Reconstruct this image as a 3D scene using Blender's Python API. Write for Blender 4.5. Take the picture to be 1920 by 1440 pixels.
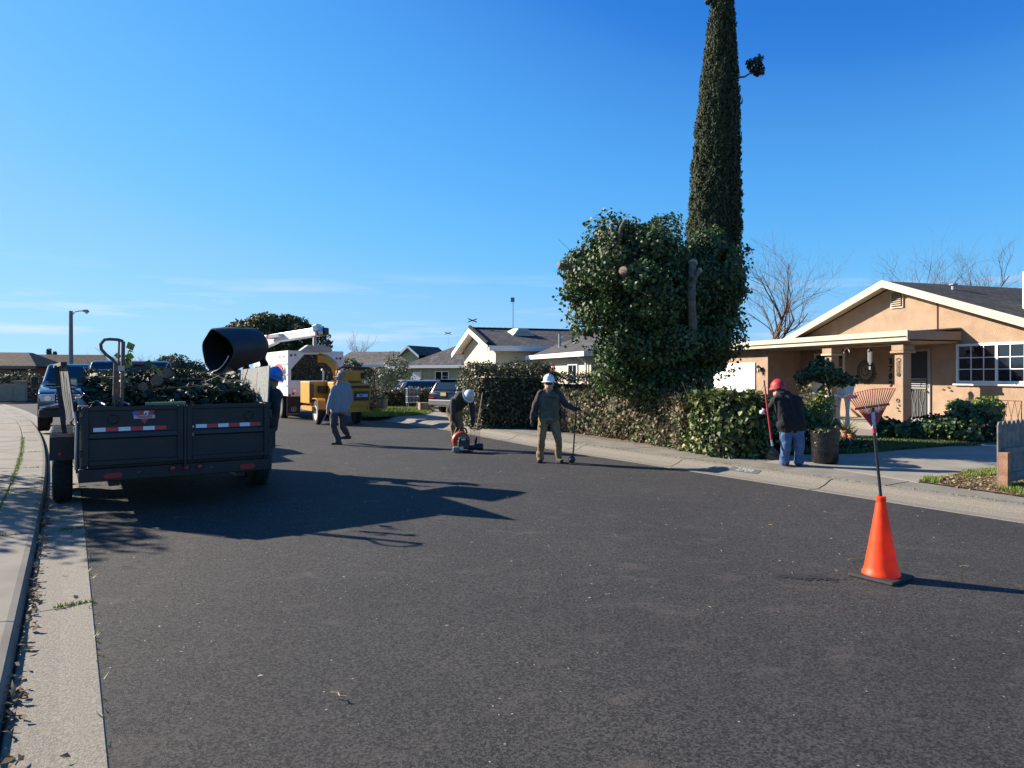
import bpy, bmesh, math, random
import numpy as np
from mathutils import Vector, Matrix, noise as mnoise
for _o in list(bpy.data.objects): bpy.data.objects.remove(_o)
SC = bpy.context.scene
COL = SC.collection
random.seed(7)
RNG = np.random.default_rng(11)
# ---------------------------------------------------------------- camera
H_CAM, F_PX, V_HOR = 1.75, 1278.0, 702.0
cam = bpy.data.cameras.new('camera'); camo = bpy.data.objects.new('camera', cam); COL.objects.link(camo)
camo.location = (0, 0, H_CAM); camo.rotation_euler = (math.radians(90), 0, 0)
cam.sensor_fit = 'HORIZONTAL'; cam.sensor_width = 36.0; cam.lens = 36.0 * F_PX / 1920.0
cam.shift_y = -(720.0 - V_HOR) / 1920.0
cam.clip_start = 0.05; cam.clip_end = 3000
SC.camera = camo
# ---------------------------------------------------------------- world
SUN_EL = math.radians(26.5); SUN_H = Vector((-0.925, 0.38)).normalized()
w = bpy.data.worlds.new('World'); SC.world = w; w.use_nodes = True
nt = w.node_tree; nd = nt.nodes; lk = nt.links; nd.clear()
out = nd.new('ShaderNodeOutputWorld'); bg = nd.new('ShaderNodeBackground'); sky = nd.new('ShaderNodeTexSky')
sky.sky_type = 'NISHITA'; sky.sun_disc = False; sky.sun_elevation = SUN_EL
sky.sun_rotation = math.atan2(SUN_H.x, SUN_H.y); sky.air_density = 1.0; sky.dust_density = 0.25; sky.ozone_density = 4.0
sky.altitude = 0
tc = nd.new('ShaderNodeTexCoord'); sep = nd.new('ShaderNodeSeparateXYZ'); lk.new(tc.outputs['Generated'], sep.inputs[0])
mp = nd.new('ShaderNodeMapping'); mp.inputs['Scale'].default_value = (2.2, 2.2, 26.0); lk.new(tc.outputs['Generated'], mp.inputs[0])
nz = nd.new('ShaderNodeTexNoise'); nz.inputs['Scale'].default_value = 1.6; nz.inputs['Detail'].default_value = 7; nz.inputs['Roughness'].default_value = .55
lk.new(mp.outputs[0], nz.inputs['Vector'])
cr = nd.new('ShaderNodeValToRGB'); cr.color_ramp.elements[0].position = .53; cr.color_ramp.elements[1].position = .72
lk.new(nz.outputs['Fac'], cr.inputs[0])
band = nd.new('ShaderNodeValToRGB')          # thin cirrus lies low over the horizon all the way round
e = band.color_ramp.elements; e[0].position = .015; e[0].color = (0, 0, 0, 1); e[1].position = .05; e[1].color = (1, 1, 1, 1)
e2 = band.color_ramp.elements.new(.105); e2.color = (.8, .8, .8, 1); e3 = band.color_ramp.elements.new(.15); e3.color = (0, 0, 0, 1)
lk.new(sep.outputs['Z'], band.inputs[0])
mul = nd.new('ShaderNodeMath'); mul.operation = 'MULTIPLY'; lk.new(cr.outputs[0], mul.inputs[0]); lk.new(band.outputs[0], mul.inputs[1])
mul2 = nd.new('ShaderNodeMath'); mul2.operation = 'MULTIPLY'; mul2.inputs[1].default_value = .5; lk.new(mul.outputs[0], mul2.inputs[0])
sepk = nd.new('ShaderNodeSeparateColor'); comb = nd.new('ShaderNodeCombineColor'); lk.new(sky.outputs[0], sepk.inputs[0])
# the phone's colour response, one curve per channel over the whole sky
for _i, _pts in enumerate((((.9, .17), (1.04, .33), (1.5, .62), (2.6, 1.2), (3.4, 1.65), (10, 2.7)), ((1.0, .7), (1.73, 1.26), (1.94, 1.65), (2.65, 2.45), (4.66, 3.5), (10, 4.6)), ((2.0, 2.6), (3.2, 4.1), (3.7, 4.7), (4.7, 5.5), (7.6, 6.1), (16, 6.5)))):
    _a = nd.new('ShaderNodeMath'); _a.operation = 'MULTIPLY'; _a.inputs[1].default_value = .05; lk.new(sepk.outputs[_i], _a.inputs[0])
    _c = nd.new('ShaderNodeFloatCurve'); _cv = _c.mapping.curves[0]; _cv.points[1].location = (1, _pts[-1][1] / 10 * 1.02)
    for _x, _y in _pts: _cv.points.new(_x / 20, _y / 10)
    _c.mapping.update(); lk.new(_a.outputs[0], _c.inputs['Value'])
    _b = nd.new('ShaderNodeMath'); _b.operation = 'MULTIPLY'; _b.inputs[1].default_value = 10; lk.new(_c.outputs[0], _b.inputs[0]); lk.new(_b.outputs[0], comb.inputs[_i])
mixc = nd.new('ShaderNodeMix'); mixc.data_type = 'RGBA'; lk.new(mul2.outputs[0], mixc.inputs['Factor'])
lk.new(comb.outputs[0], mixc.inputs['A']); mixc.inputs['B'].default_value = (5.6, 5.6, 6.0, 1)
lk.new(mixc.outputs['Result'], bg.inputs['Color']); bg.inputs['Strength'].default_value = 0.072
lk.new(bg.outputs[0], out.inputs['Surface'])
# ---------------------------------------------------------------- sun and exposure
sl = bpy.data.lights.new('sun', 'SUN'); sl.energy = 4.8; sl.angle = math.radians(.53); sl.color = (1.0, .90, .76)
so = bpy.data.objects.new('sun', sl); COL.objects.link(so)
_d = Vector((-SUN_H.x * math.cos(SUN_EL), -SUN_H.y * math.cos(SUN_EL), -math.sin(SUN_EL)))
so.rotation_euler = _d.to_track_quat('-Z', 'Y').to_euler(); so.location = (-20, 8, 12)
SC.view_settings.view_transform = 'Standard'; SC.view_settings.look = 'None'
SC.view_settings.exposure = 1.27; SC.view_settings.gamma = 1; SC.view_settings.use_curve_mapping = False
# ---------------------------------------------------------------- helpers
ROAD_A = math.radians(33.0); HOUSE_A = math.radians(17.46)
DV = Vector((-math.sin(ROAD_A), math.cos(ROAD_A))); NV = Vector((math.cos(ROAD_A), math.sin(ROAD_A)))
def W(s, t, z=0.0): p = DV * s + NV * t; return Vector((p.x, p.y, z))
def G(u, v, z=0.0):
    Y = (H_CAM - z) * F_PX / (v - V_HOR); return Vector(((u - 960) / F_PX * Y, Y, z))
def at(u, v, Y): return Vector(((u - 960) / F_PX * Y, Y, H_CAM + (V_HOR - v) / F_PX * Y))
MATS = {}
def mat(name, c, rough=.7, c2=None, scale=8.0, bump=0.0, bscale=None, metal=0.0, island=0.0, spec=.5, detail=4.0, coat=0.0, emit=None, trans=0.0, lo=.35, hi=.65):
    if name in MATS: return MATS[name]
    m = bpy.data.materials.new(name); m.use_nodes = True; n = m.node_tree.nodes; l = m.node_tree.links
    b = n['Principled BSDF']; b.inputs['Base Color'].default_value = (*c, 1); b.inputs['Roughness'].default_value = rough
    b.inputs['Metallic'].default_value = metal; b.inputs['Specular IOR Level'].default_value = spec; b.inputs['Coat Weight'].default_value = coat
    if trans: b.inputs['Transmission Weight'].default_value = trans
    tcn = n.new('ShaderNodeTexCoord')
    src = None
    if c2 is not None:
        nz = n.new('ShaderNodeTexNoise'); nz.inputs['Scale'].default_value = scale; nz.inputs['Detail'].default_value = detail
        l.new(tcn.outputs['Object'], nz.inputs['Vector'])
        r = n.new('ShaderNodeValToRGB'); r.color_ramp.elements[0].position = lo; r.color_ramp.elements[1].position = hi
        r.color_ramp.elements[0].color = (*c, 1); r.color_ramp.elements[1].color = (*c2, 1)
        l.new(nz.outputs['Fac'], r.inputs[0]); src = r.outputs[0]; l.new(src, b.inputs['Base Color'])
    if island:
        g = n.new('ShaderNodeNewGeometry'); r = n.new('ShaderNodeValToRGB')
        r.color_ramp.elements[0].color = (*c, 1); r.color_ramp.elements[1].color = (*(c2 or c), 1)
        l.new(g.outputs['Random Per Island'], r.inputs[0]); l.new(r.outputs[0], b.inputs['Base Color'])
    if bump:
        nb = n.new('ShaderNodeTexNoise'); nb.inputs['Scale'].default_value = bscale or scale * 4; nb.inputs['Detail'].default_value = 5
        l.new(tcn.outputs['Object'], nb.inputs['Vector'])
        bp = n.new('ShaderNodeBump'); bp.inputs['Strength'].default_value = 1.0; bp.inputs['Distance'].default_value = bump
        l.new(nb.outputs['Fac'], bp.inputs['Height']); l.new(bp.outputs[0], b.inputs['Normal'])
    if emit: b.inputs['Emission Color'].default_value = (*emit, 1); b.inputs['Emission Strength'].default_value = 1
    MATS[name] = m; return m
def leafmat(name, stops, rough=.45):
    if name in MATS: return MATS[name]
    m = bpy.data.materials.new(name); m.use_nodes = True; n = m.node_tree.nodes; l = m.node_tree.links
    b = n['Principled BSDF']; b.inputs['Roughness'].default_value = rough
    g = n.new('ShaderNodeNewGeometry'); r = n.new('ShaderNodeValToRGB')
    els = r.color_ramp.elements
    els[0].position = stops[0][0]; els[0].color = (*stops[0][1], 1); els[1].position = stops[-1][0]; els[1].color = (*stops[-1][1], 1)
    for p, c in stops[1:-1]: k = els.new(p); k.color = (*c, 1)
    l.new(g.outputs['Random Per Island'], r.inputs[0]); l.new(r.outputs[0], b.inputs['Base Color'])
    b.inputs['Subsurface Weight'].default_value = 0.0
    tr = n.new('ShaderNodeBsdfTranslucent'); l.new(r.outputs[0], tr.inputs['Color'])
    mx = n.new('ShaderNodeMixShader'); mx.inputs[0].default_value = .18
    l.new(b.outputs[0], mx.inputs[1]); l.new(tr.outputs[0], mx.inputs[2]); l.new(mx.outputs[0], n['Material Output'].inputs['Surface'])
    MATS[name] = m; return m
def tag(o, label=None, cat=None, group=None, kind=None):
    if label: o['label'] = label
    if cat: o['category'] = cat
    if group: o['group'] = group
    if kind: o['kind'] = kind
    return o
def thing(name, label, cat, loc=(0, 0, 0), rz=0.0, group=None):
    o = bpy.data.objects.new(name, None); COL.objects.link(o); o.empty_display_size = .2
    o.location = loc; o.rotation_euler = (0, 0, rz); return tag(o, label, cat, group)
def obj(name, me, m, parent=None):
    o = bpy.data.objects.new(name, me); COL.objects.link(o)
    if parent is not None: o.parent = parent
    if m is not None:
        if isinstance(m, (list, tuple)):
            for k in m: me.materials.append(k)
        else: me.materials.append(m)
    return o
def share(o, name=None, parent=None, loc=None, rot=None, scale=None):
    c = o.copy(); COL.objects.link(c)
    if name: c.name = name
    if parent is not None: c.parent = parent
    if loc is not None: c.location = loc
    if rot is not None: c.rotation_euler = rot
    if scale is not None: c.scale = scale
    return c
def smooth(me, ang=40):
    me.polygons.foreach_set('use_smooth', [True] * len(me.polygons)); me.set_sharp_from_angle(angle=math.radians(ang)); return me
class MB:
    def __init__(s): s.v = []; s.f = []
    def quad(s, *p): i = len(s.v); s.v += [tuple(q) for q in p]; s.f.append(tuple(range(i, i + len(p)))); return s
    def box(s, x0, y0, z0, x1, y1, z1):
        return s.hexa([(x0, y0, z0), (x1, y0, z0), (x1, y1, z0), (x0, y1, z0)], [(x0, y0, z1), (x1, y0, z1), (x1, y1, z1), (x0, y1, z1)])
    def hexa(s, lo, hi):
        i = len(s.v); n = len(lo); s.v += [tuple(p) for p in lo] + [tuple(p) for p in hi]
        s.f.append(tuple(i + k for k in reversed(range(n)))); s.f.append(tuple(i + n + k for k in range(n)))
        for k in range(n): j = (k + 1) % n; s.f.append((i + k, i + j, i + n + j, i + n + k))
        return s
    def prism(s, poly, axis, a, b):      # polygon of 2-tuples extruded along an axis
        def mk(p, h): return {'x': (h, p[0], p[1]), 'y': (p[0], h, p[1]), 'z': (p[0], p[1], h)}[axis]
        return s.hexa([mk(p, a) for p in poly], [mk(p, b) for p in poly])
    def bar(s, p, q, wd, ht=None, up=(0, 0, 1)):
        p, q = Vector(p), Vector(q); d = (q - p).normalized(); u = Vector(up)
        if abs(d.dot(u)) > .98: u = Vector((0, 1, 0))
        x = d.cross(u).normalized() * wd / 2; y = x.cross(d).normalized() * (ht or wd) / 2
        return s.hexa([p - x - y, p + x - y, p + x + y, p - x + y], [q - x - y, q + x - y, q + x + y, q - x + y])
    def tube(s, pts, r, n=8, caps=True):
        pts = [Vector(p) for p in pts]; m = len(pts); rr = r if isinstance(r, (list, tuple)) else [r] * m
        i0 = len(s.v); prev = None
        for k, p in enumerate(pts):
            d = (pts[min(k + 1, m - 1)] - pts[max(k - 1, 0)]).normalized()
            if prev is None: a = d.orthogonal().normalized()
            else:
                a = prev - d * prev.dot(d); a = a.normalized() if a.length > 1e-5 else d.orthogonal().normalized()
            prev = a; b = d.cross(a)
            for j in range(n):
                t = 2 * math.pi * j / n; s.v.append(tuple(p + (a * math.cos(t) + b * math.sin(t)) * rr[k]))
        for k in range(m - 1):
            for j in range(n):
                j2 = (j + 1) % n; a_ = i0 + k * n; s.f.append((a_ + j, a_ + j2, a_ + n + j2, a_ + n + j))
        if caps: s.f.append(tuple(i0 + j for j in reversed(range(n)))); s.f.append(tuple(i0 + (m - 1) * n + j for j in range(n)))
        return s
    def lathe(s, prof, n=24, c=(0, 0, 0), axis='z'):
        i0 = len(s.v)
        for r, z in prof:
            for j in range(n):
                t = 2 * math.pi * j / n; a, b = r * math.cos(t), r * math.sin(t)
                p = {'z': (a, b, z), 'x': (z, a, b), 'y': (b, z, a)}[axis]
                s.v.append((p[0] + c[0], p[1] + c[1], p[2] + c[2]))
        for k in range(len(prof) - 1):
            for j in range(n):
                j2 = (j + 1) % n; a_ = i0 + k * n; s.f.append((a_ + j, a_ + j2, a_ + n + j2, a_ + n + j))
        if prof[0][0] > 1e-4: s.f.append(tuple(i0 + j for j in reversed(range(n))))
        if prof[-1][0] > 1e-4: s.f.append(tuple(i0 + (len(prof) - 1) * n + j for j in range(n)))
        return s
    def xf(s, M): s.v = [tuple(M @ Vector(p)) for p in s.v]; return s
    def mesh(s, name='m', bevel=0.0, seg=2, sm=None):
        me = bpy.data.meshes.new(name); me.from_pydata(s.v, [], s.f); me.update()
        if bevel:
            bm = bmesh.new(); bm.from_mesh(me); bmesh.ops.remove_doubles(bm, verts=bm.verts, dist=1e-5)
            bmesh.ops.bevel(bm, geom=[e for e in bm.edges if len(e.link_faces) == 2 and e.calc_face_angle(0) > .5], offset=bevel, segments=seg, affect='EDGES', profile=.5, clamp_overlap=True)
            bm.to_mesh(me); bm.free()
        if sm: smooth(me, sm)
        return me
    def build(s, name, m, parent=None, bevel=0.0, seg=2, sm=None): return obj(name, s.mesh(name, bevel, seg, sm), m, parent)
def text_mesh(txt, size, depth=.004, bold=0.0):
    cu = bpy.data.curves.new('t', 'FONT'); cu.body = txt; cu.size = size; cu.extrude = depth; cu.align_x = 'CENTER'; cu.align_y = 'CENTER'; cu.offset = bold
    to = bpy.data.objects.new('t', cu); COL.objects.link(to)
    dg = bpy.context.evaluated_depsgraph_get(); dg.update(); me = bpy.data.meshes.new_from_object(to.evaluated_get(dg))
    bpy.data.objects.remove(to); bpy.data.curves.remove(cu); return me
def text(txt, name, size, m, parent, loc, rot, depth=.004, bold=0.0, shear=0, sx=1.0):
    me = text_mesh(txt, size, depth, bold)
    if shear: me.transform(Matrix(((1, shear, 0, 0), (0, 1, 0, 0), (0, 0, 1, 0), (0, 0, 0, 1))))
    o = obj(name, me, None, parent); me.materials.clear(); me.materials.append(m); o.location = loc; o.rotation_euler = rot; o.scale = (sx, 1, 1); return o
def np_mesh(name, V, F):
    me = bpy.data.meshes.new(name); V = np.asarray(V, np.float32); F = np.asarray(F, np.int32); k = F.shape[1]
    me.vertices.add(len(V)); me.vertices.foreach_set('co', V.ravel()); me.loops.add(F.size); me.loops.foreach_set('vertex_index', F.ravel())
    me.polygons.add(len(F)); me.polygons.foreach_set('loop_start', np.arange(0, F.size, k, dtype=np.int32)); me.update(calc_edges=True); return me
def unit(a): return a / np.maximum(np.linalg.norm(a, axis=1, keepdims=True), 1e-6)
def leaves(P, N, size, jit=.6, droop=.4, aspect=.42, fold=.12, svar=.35):
    n = len(P); N = unit(unit(N) + RNG.normal(0, jit, (n, 3)))
    T = RNG.normal(0, 1, (n, 3)); T[:, 2] -= droop * 2; T = unit(T - N * (T * N).sum(1, keepdims=True)); B = np.cross(N, T)
    s = (size * (1 + RNG.uniform(-svar, svar, n)))[:, None]
    V = np.stack([P, P + T * s * .42 + B * s * aspect + N * s * fold, P + T * s, P + T * s * .42 - B * s * aspect + N * s * fold], 1).reshape(-1, 3)
    i = (np.arange(n) * 4)[:, None]
    return V, np.concatenate([i + [0, 1, 2], i + [0, 2, 3]], 1).reshape(-1, 3)
def leaf_obj(name, P, N, size, m, parent, **k):
    V, F = leaves(np.asarray(P, float), np.asarray(N, float), size, **k); return obj(name, np_mesh(name, V, F), m, parent)
def sticks(P, Q, r):
    P = np.asarray(P, float); Q = np.asarray(Q, float); n = len(P); D = unit(Q - P); A = unit(np.cross(D, RNG.normal(0, 1, (n, 3)))); B = np.cross(D, A)
    r = np.broadcast_to(np.asarray(r, float), (n,))[:, None]; vs = []
    for base, k in ((P, 1.0), (Q, .6)):
        for j in range(3): t = 2.094 * j; vs.append(base + (A * math.cos(t) + B * math.sin(t)) * r * k)
    V = np.stack(vs, 1).reshape(-1, 3); i = (np.arange(n) * 6)[:, None]
    F = np.concatenate([i + [0, 1, 4, 3], i + [1, 2, 5, 4], i + [2, 0, 3, 5]], 1).reshape(-1, 4); return V, F
def stick_obj(name, P, Q, r, m, parent): V, F = sticks(P, Q, r); return obj(name, np_mesh(name, V, F), m, parent)
def blob_points(ells, n, depth=.25, rough=.18, nscale=1.2):
    vol = np.array([e[1][0] * e[1][1] + e[1][1] * e[1][2] + e[1][0] * e[1][2] for e in ells]); cnt = (vol / vol.sum() * n * 1.7).astype(int)
    Ps, Ns = [], []
    for (c, r), k in zip(ells, cnt):
        d = unit(RNG.normal(0, 1, (k, 3))); c = np.array(c); r = np.array(r)
        rad = np.array([1 + rough * mnoise.noise(Vector(c + x * r) * nscale) * 1.6 for x in d])
        rad *= 1 - depth * RNG.random(k) ** 2
        Ps.append(c + d * r * rad[:, None]); Ns.append(unit(d / r))
    P = np.concatenate(Ps); N = np.concatenate(Ns); keep = np.ones(len(P), bool)
    for c, r in ells: keep &= (((P - np.array(c)) / np.array(r)) ** 2).sum(1) > .42
    P, N = P[keep], N[keep]
    if len(P) > n: s = RNG.permutation(len(P))[:n]; P, N = P[s], N[s]
    return P, N
def branch_tree(base, h, r, seed, levels=4, spread=.6, kids=(3, 4), up=.35, lenk=.68, twist=.25, first=.35):
    rr = random.Random(seed); mb = MB(); tips = []
    def grow(p, d, L, rad, lv):
        n = 4 if lv < 2 else 3; pts = [p]; rs = [rad]; q = p.copy(); dd = d.copy()
        for k in range(n):
            dd = (dd + Vector((rr.gauss(0, twist), rr.gauss(0, twist), rr.gauss(0, twist) + up * .25)) * .5).normalized(); q = q + dd * L / n; pts.append(q.copy()); rs.append(rad * (1 - .5 * (k + 1) / n))
        mb.tube(pts, rs, 6 if lv < 2 else 4 if lv < 3 else 3, caps=lv == 0)
        if lv >= levels: tips.append((q.copy(), dd.copy())); return
        for k in range(rr.randint(*kids) + (1 if lv == 0 else 0)):
            t = rr.uniform(.45 if lv else .8, 1.0); i = min(int(t * n), n - 1); o = pts[i].lerp(pts[i + 1], t * n - i)
            a = rr.uniform(0, 6.283); side = dd.orthogonal().normalized(); side.rotate(Matrix.Rotation(a, 3, dd))
            nd_ = (dd + side * rr.uniform(.5, 1.2) * spread * 1.4 + Vector((0, 0, up * .4))).normalized()
            grow(o, nd_, L * lenk * rr.uniform(.75, 1.15) / (first if lv == 0 else 1) * (first if lv else 1) if False else (h * (1 - first) * .5 if lv == 0 else L * lenk) * rr.uniform(.75, 1.15), rs[-1] * rr.uniform(.65, .9), lv + 1)
    grow(Vector(base), Vector((rr.gauss(0, .06), rr.gauss(0, .06), 1)).normalized(), h * first, r, 0)
    return mb, tips
# ================================================================ setting
def asphalt():
    m = bpy.data.materials.new('asphalt'); m.use_nodes = True; n = m.node_tree.nodes; l = m.node_tree.links; b = n['Principled BSDF']
    b.inputs['Roughness'].default_value = .85; b.inputs['Specular IOR Level'].default_value = .35
    tcn = n.new('ShaderNodeTexCoord')
    def noise(sc, det=3, rgh=.6, vec=None):
        k = n.new('ShaderNodeTexNoise'); k.inputs['Scale'].default_value = sc; k.inputs['Detail'].default_value = det; k.inputs['Roughness'].default_value = rgh
        l.new(vec or tcn.outputs['Object'], k.inputs['Vector']); return k.outputs['Fac']
    def ramp(f, p0, c0, p1, c1):
        r = n.new('ShaderNodeValToRGB'); r.color_ramp.elements[0].position = p0; r.color_ramp.elements[1].position = p1
        r.color_ramp.elements[0].color = (*c0, 1); r.color_ramp.elements[1].color = (*c1, 1); l.new(f, r.inputs[0]); return r.outputs[0]
    def mix(f, a, bb):
        k = n.new('ShaderNodeMix'); k.data_type = 'RGBA'; l.new(f, k.inputs['Factor']); l.new(a, k.inputs['A']); l.new(bb, k.inputs['B']) if not isinstance(bb, tuple) else setattr(k.inputs['B'], 'default_value', (*bb, 1)); return k.outputs['Result']
    vor = n.new('ShaderNodeTexVoronoi'); vor.inputs['Scale'].default_value = 92; l.new(tcn.outputs['Object'], vor.inputs['Vector'])
    sp0 = n.new('ShaderNodeSeparateColor'); l.new(vor.outputs['Color'], sp0.inputs[0]); grain = ramp(sp0.outputs[0], .15, (.012, .0115, .011), 1.0, (.080, .0755, .070))
    big = ramp(noise(.42, 6, .62), .30, (.70, .70, .72), .72, (1.16, 1.12, 1.08))
    mm = n.new('ShaderNodeMix'); mm.data_type = 'RGBA'; mm.blend_type = 'MULTIPLY'; mm.inputs['Factor'].default_value = 1; l.new(grain, mm.inputs['A']); l.new(big, mm.inputs['B'])
    mp1 = n.new('ShaderNodeMapping'); mp1.inputs['Scale'].default_value = (1.0, 1.5, 1); mp1.inputs['Rotation'].default_value = (0, 0, .58); l.new(tcn.outputs['Object'], mp1.inputs[0])
    dust = ramp(noise(2.1, 7, .68, mp1.outputs[0]), .555, (0, 0, 0), .76, (.55, .55, .55))
    c = mix(dust, mm.outputs['Result'], (.12, .10, .083))
    st = n.new('ShaderNodeTexVoronoi'); st.inputs['Scale'].default_value = 30; l.new(tcn.outputs['Object'], st.inputs['Vector'])
    sepc = n.new('ShaderNodeSeparateColor'); l.new(st.outputs['Color'], sepc.inputs[0])
    near = n.new('ShaderNodeMath'); near.operation = 'LESS_THAN'; near.inputs[1].default_value = .16; l.new(st.outputs['Distance'], near.inputs[0])
    rare = n.new('ShaderNodeMath'); rare.operation = 'GREATER_THAN'; rare.inputs[1].default_value = .975; l.new(sepc.outputs[0], rare.inputs[0])
    both = n.new('ShaderNodeMath'); both.operation = 'MULTIPLY'; l.new(near.outputs[0], both.inputs[0]); l.new(rare.outputs[0], both.inputs[1])
    c = mix(both.outputs[0], c, (.42, .38, .32))
    l.new(c, b.inputs['Base Color'])
    bp = n.new('ShaderNodeBump'); bp.inputs['Distance'].default_value = .014; bp.inputs['Strength'].default_value = .8; l.new(noise(170, 3), bp.inputs['Height'])
    l.new(bp.outputs[0], b.inputs['Normal']); MATS['asphalt'] = m; return m
asphalt()
CONC = mat('concrete', (.150, .133, .105), .9, (.21, .188, .15), 2.2, .002, 120, detail=8)
CONC2 = mat('concrete_aggregate', (.13, .113, .086), .9, (.245, .217, .17), 75.0, .004, 110, detail=3)
SOIL = mat('soil', (.10, .072, .045), .95, (.17, .125, .08), 9, .01, 40)
GRASSM = mat('turf', (.05, .075, .018), .9, (.10, .125, .035), 6, .02, 60)
FARM = mat('ground_earth', (.11, .10, .065), .95, (.16, .14, .09), .5)
def sheet(name, pts, m, kind='structure', parent=None):
    mb = MB().quad(*pts); o = mb.build(name, m, parent)
    if kind and parent is None: tag(o, kind=kind)
    return o
def loff(s): return -.0021 * max(0, s - 10) ** 2 if s < 60 else -5.25 - .21 * (s - 60)
def roff(s):
    k = min(max((s - 12) / 8, 0), 1); k = k * k * (3 - 2 * k) * .55
    return k + (-.0021 * max(0, s - 34) ** 2 if s < 84 else -5.25 - .21 * (s - 84))
def srange(a, b, step):
    n = max(1, round((b - a) / step)); return [a + (b - a) * i / n for i in range(n + 1)]
def ribbon(mb, ss, prof, off):
    i0 = len(mb.v); k = len(prof)
    for s in ss:
        for t, z in prof: mb.v.append(tuple(W(s, t + off(s), z)))
    for i in range(len(ss) - 1):
        for j in range(k - 1): a = i0 + i * k + j; mb.f.append((a, a + 1, a + k + 1, a + k))
    return mb
sheet('ground', [(-900, -900, -.06), (900, -900, -.06), (900, 1500, -.06), (-900, 1500, -.06)], FARM)
mb = MB(); ss = srange(-14, 130, 2)
for s in ss: mb.v += [tuple(W(s, .15 + loff(s), 0)), tuple(W(s, 4.7 + (loff(s) + roff(s)) / 2, .03)), tuple(W(s, 9.4 + roff(s), 0))]
for i in range(len(ss) - 1):
    for j in (0, 1): a = i * 3 + j; mb.f.append((a, a + 1, a + 4, a + 3))
tag(mb.build('road', MATS['asphalt']), kind='structure')
# left gutter, kerb, verge strip and pavement as separately cast slabs
def slab_run(root, name, s0, s1, length, prof, off, m, gap=.012, zb=-.05):
    s = s0; i = 0
    while s < s1:
        e = min(s + length, s1); ssl = srange(s + gap / 2, e - gap / 2, 1.0); k = len(prof); mb = MB(); n = len(ssl)
        dz = random.uniform(-.003, .003)
        full = [(t, z + dz) for t, z in prof] + [(prof[-1][0], zb), (prof[0][0], zb)]; K = len(full)
        for q in ssl:
            for t, z in full: mb.v.append(tuple(W(q, t + off(q), z)))
        for a in range(n - 1):
            for j in range(K): j2 = (j + 1) % K; mb.f.append((a * K + j, a * K + j2, (a + 1) * K + j2, (a + 1) * K + j))
        mb.f.append(tuple(reversed(range(K)))); mb.f.append(tuple((n - 1) * K + j for j in range(K)))
        mb.build(name, m, root, bevel=.008, seg=1); s = e; i += 1
r = tag(bpy.data.objects.new('gutter_left', None), kind='structure'); COL.objects.link(r)
slab_run(r, 'gutter_slab', -3.0, 72, 3.05, [(-.27, -.012), (-.05, -.008), (.15, .006)], loff, CONC2)
r = tag(bpy.data.objects.new('kerb_left', None), kind='structure'); COL.objects.link(r)
slab_run(r, 'kerb_stone', -3.4, 72, 3.05, [(-.72, .085), (-.36, .075), (-.31, .062), (-.285, -.03)], loff, CONC)
r = tag(bpy.data.objects.new('pavement_left', None), kind='structure'); COL.objects.link(r)
slab_run(r, 'paving_slab', -3.4, 72, 1.53, [(-2.15, .105), (-.735, .085)], loff, CONC, gap=.014)
r = tag(bpy.data.objects.new('kerb_right', None), kind='structure'); COL.objects.link(r)
slab_run(r, 'kerb_stone', -6, 60, 3.05, [(9.4, .006), (9.62, .0), (9.80, .045), (9.93, .105), (10.04, .12)], roff, CONC2)
r = tag(bpy.data.objects.new('pavement_right', None), kind='structure'); COL.objects.link(r)
slab_run(r, 'paving_slab', -6, 60, 1.9, [(10.05, .12), (11.15, .128)], roff, CONC, gap=.012)
# yards behind the pavements
mb = MB(); ribbon(mb, srange(-6, 110, 2), [(11.16, .10), (60, .12)], roff); tag(mb.build('yard_right', SOIL), kind='structure')
mb = MB(); ribbon(mb, srange(-12, 110, 2), [(-60, .09), (-2.16, .075)], loff); tag(mb.build('yard_left', mat('lawn_soil', (.055, .07, .025), .95, (.11, .10, .05), 3, .02, 50)), kind='structure')
def pad(name, uv, z, m, off=0.0, th=.1):
    P = [G(u, v, z) for u, v in uv]; mb = MB(); mb.hexa([(p.x, p.y, z - th) for p in P], [(p.x, p.y, z) for p in P]); return tag(mb.build(name, m), kind='structure')
DRIVE = mat('driveway_concrete', (.20, .18, .145), .9, (.27, .245, .20), 1.6, .002, 90, detail=8)
pad('driveway_tan_house', [(1430, 868), (1548, 876), (1722, 904), (1885, 880), (2080, 858), (2080, 826), (1900, 829), (1750, 839), (1600, 851), (1500, 852)], .132, DRIVE)
pad('garden_path', [(1575, 822), (1700, 826), (1850, 834), (1900, 828), (1720, 817), (1690, 808), (1580, 803)], .140, DRIVE)
mb = MB(); q_ = [W(a, t + roff(a), 0) for a, t in ((18.9, 11.17), (18.9, 20), (27.5, 20), (27.5, 11.17))]; mb.hexa([(p.x, p.y, .03) for p in q_], [(p.x, p.y, .136) for p in q_]); tag(mb.build('driveway_neighbour', DRIVE), kind='structure')
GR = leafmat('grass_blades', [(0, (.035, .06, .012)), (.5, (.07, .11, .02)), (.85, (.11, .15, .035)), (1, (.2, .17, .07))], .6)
def blades(name, pts, h, m, parent=None, lean=.5, wd=.012):
    P = np.asarray(pts, float); n = len(P); a = RNG.uniform(0, 6.283, n); hh = h * RNG.uniform(.5, 1.3, n)
    D = np.stack([np.cos(a), np.sin(a), np.zeros(n)], 1); Bv = np.stack([-np.sin(a), np.cos(a), np.zeros(n)], 1) * wd
    tip = P + D * (hh * lean * RNG.random(n))[:, None]; tip[:, 2] += hh
    V = np.stack([P - Bv, P + Bv, tip], 1).reshape(-1, 3); F = np.arange(n * 3).reshape(-1, 3); o = obj(name, np_mesh(name, V, F), m, parent); return o
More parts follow.
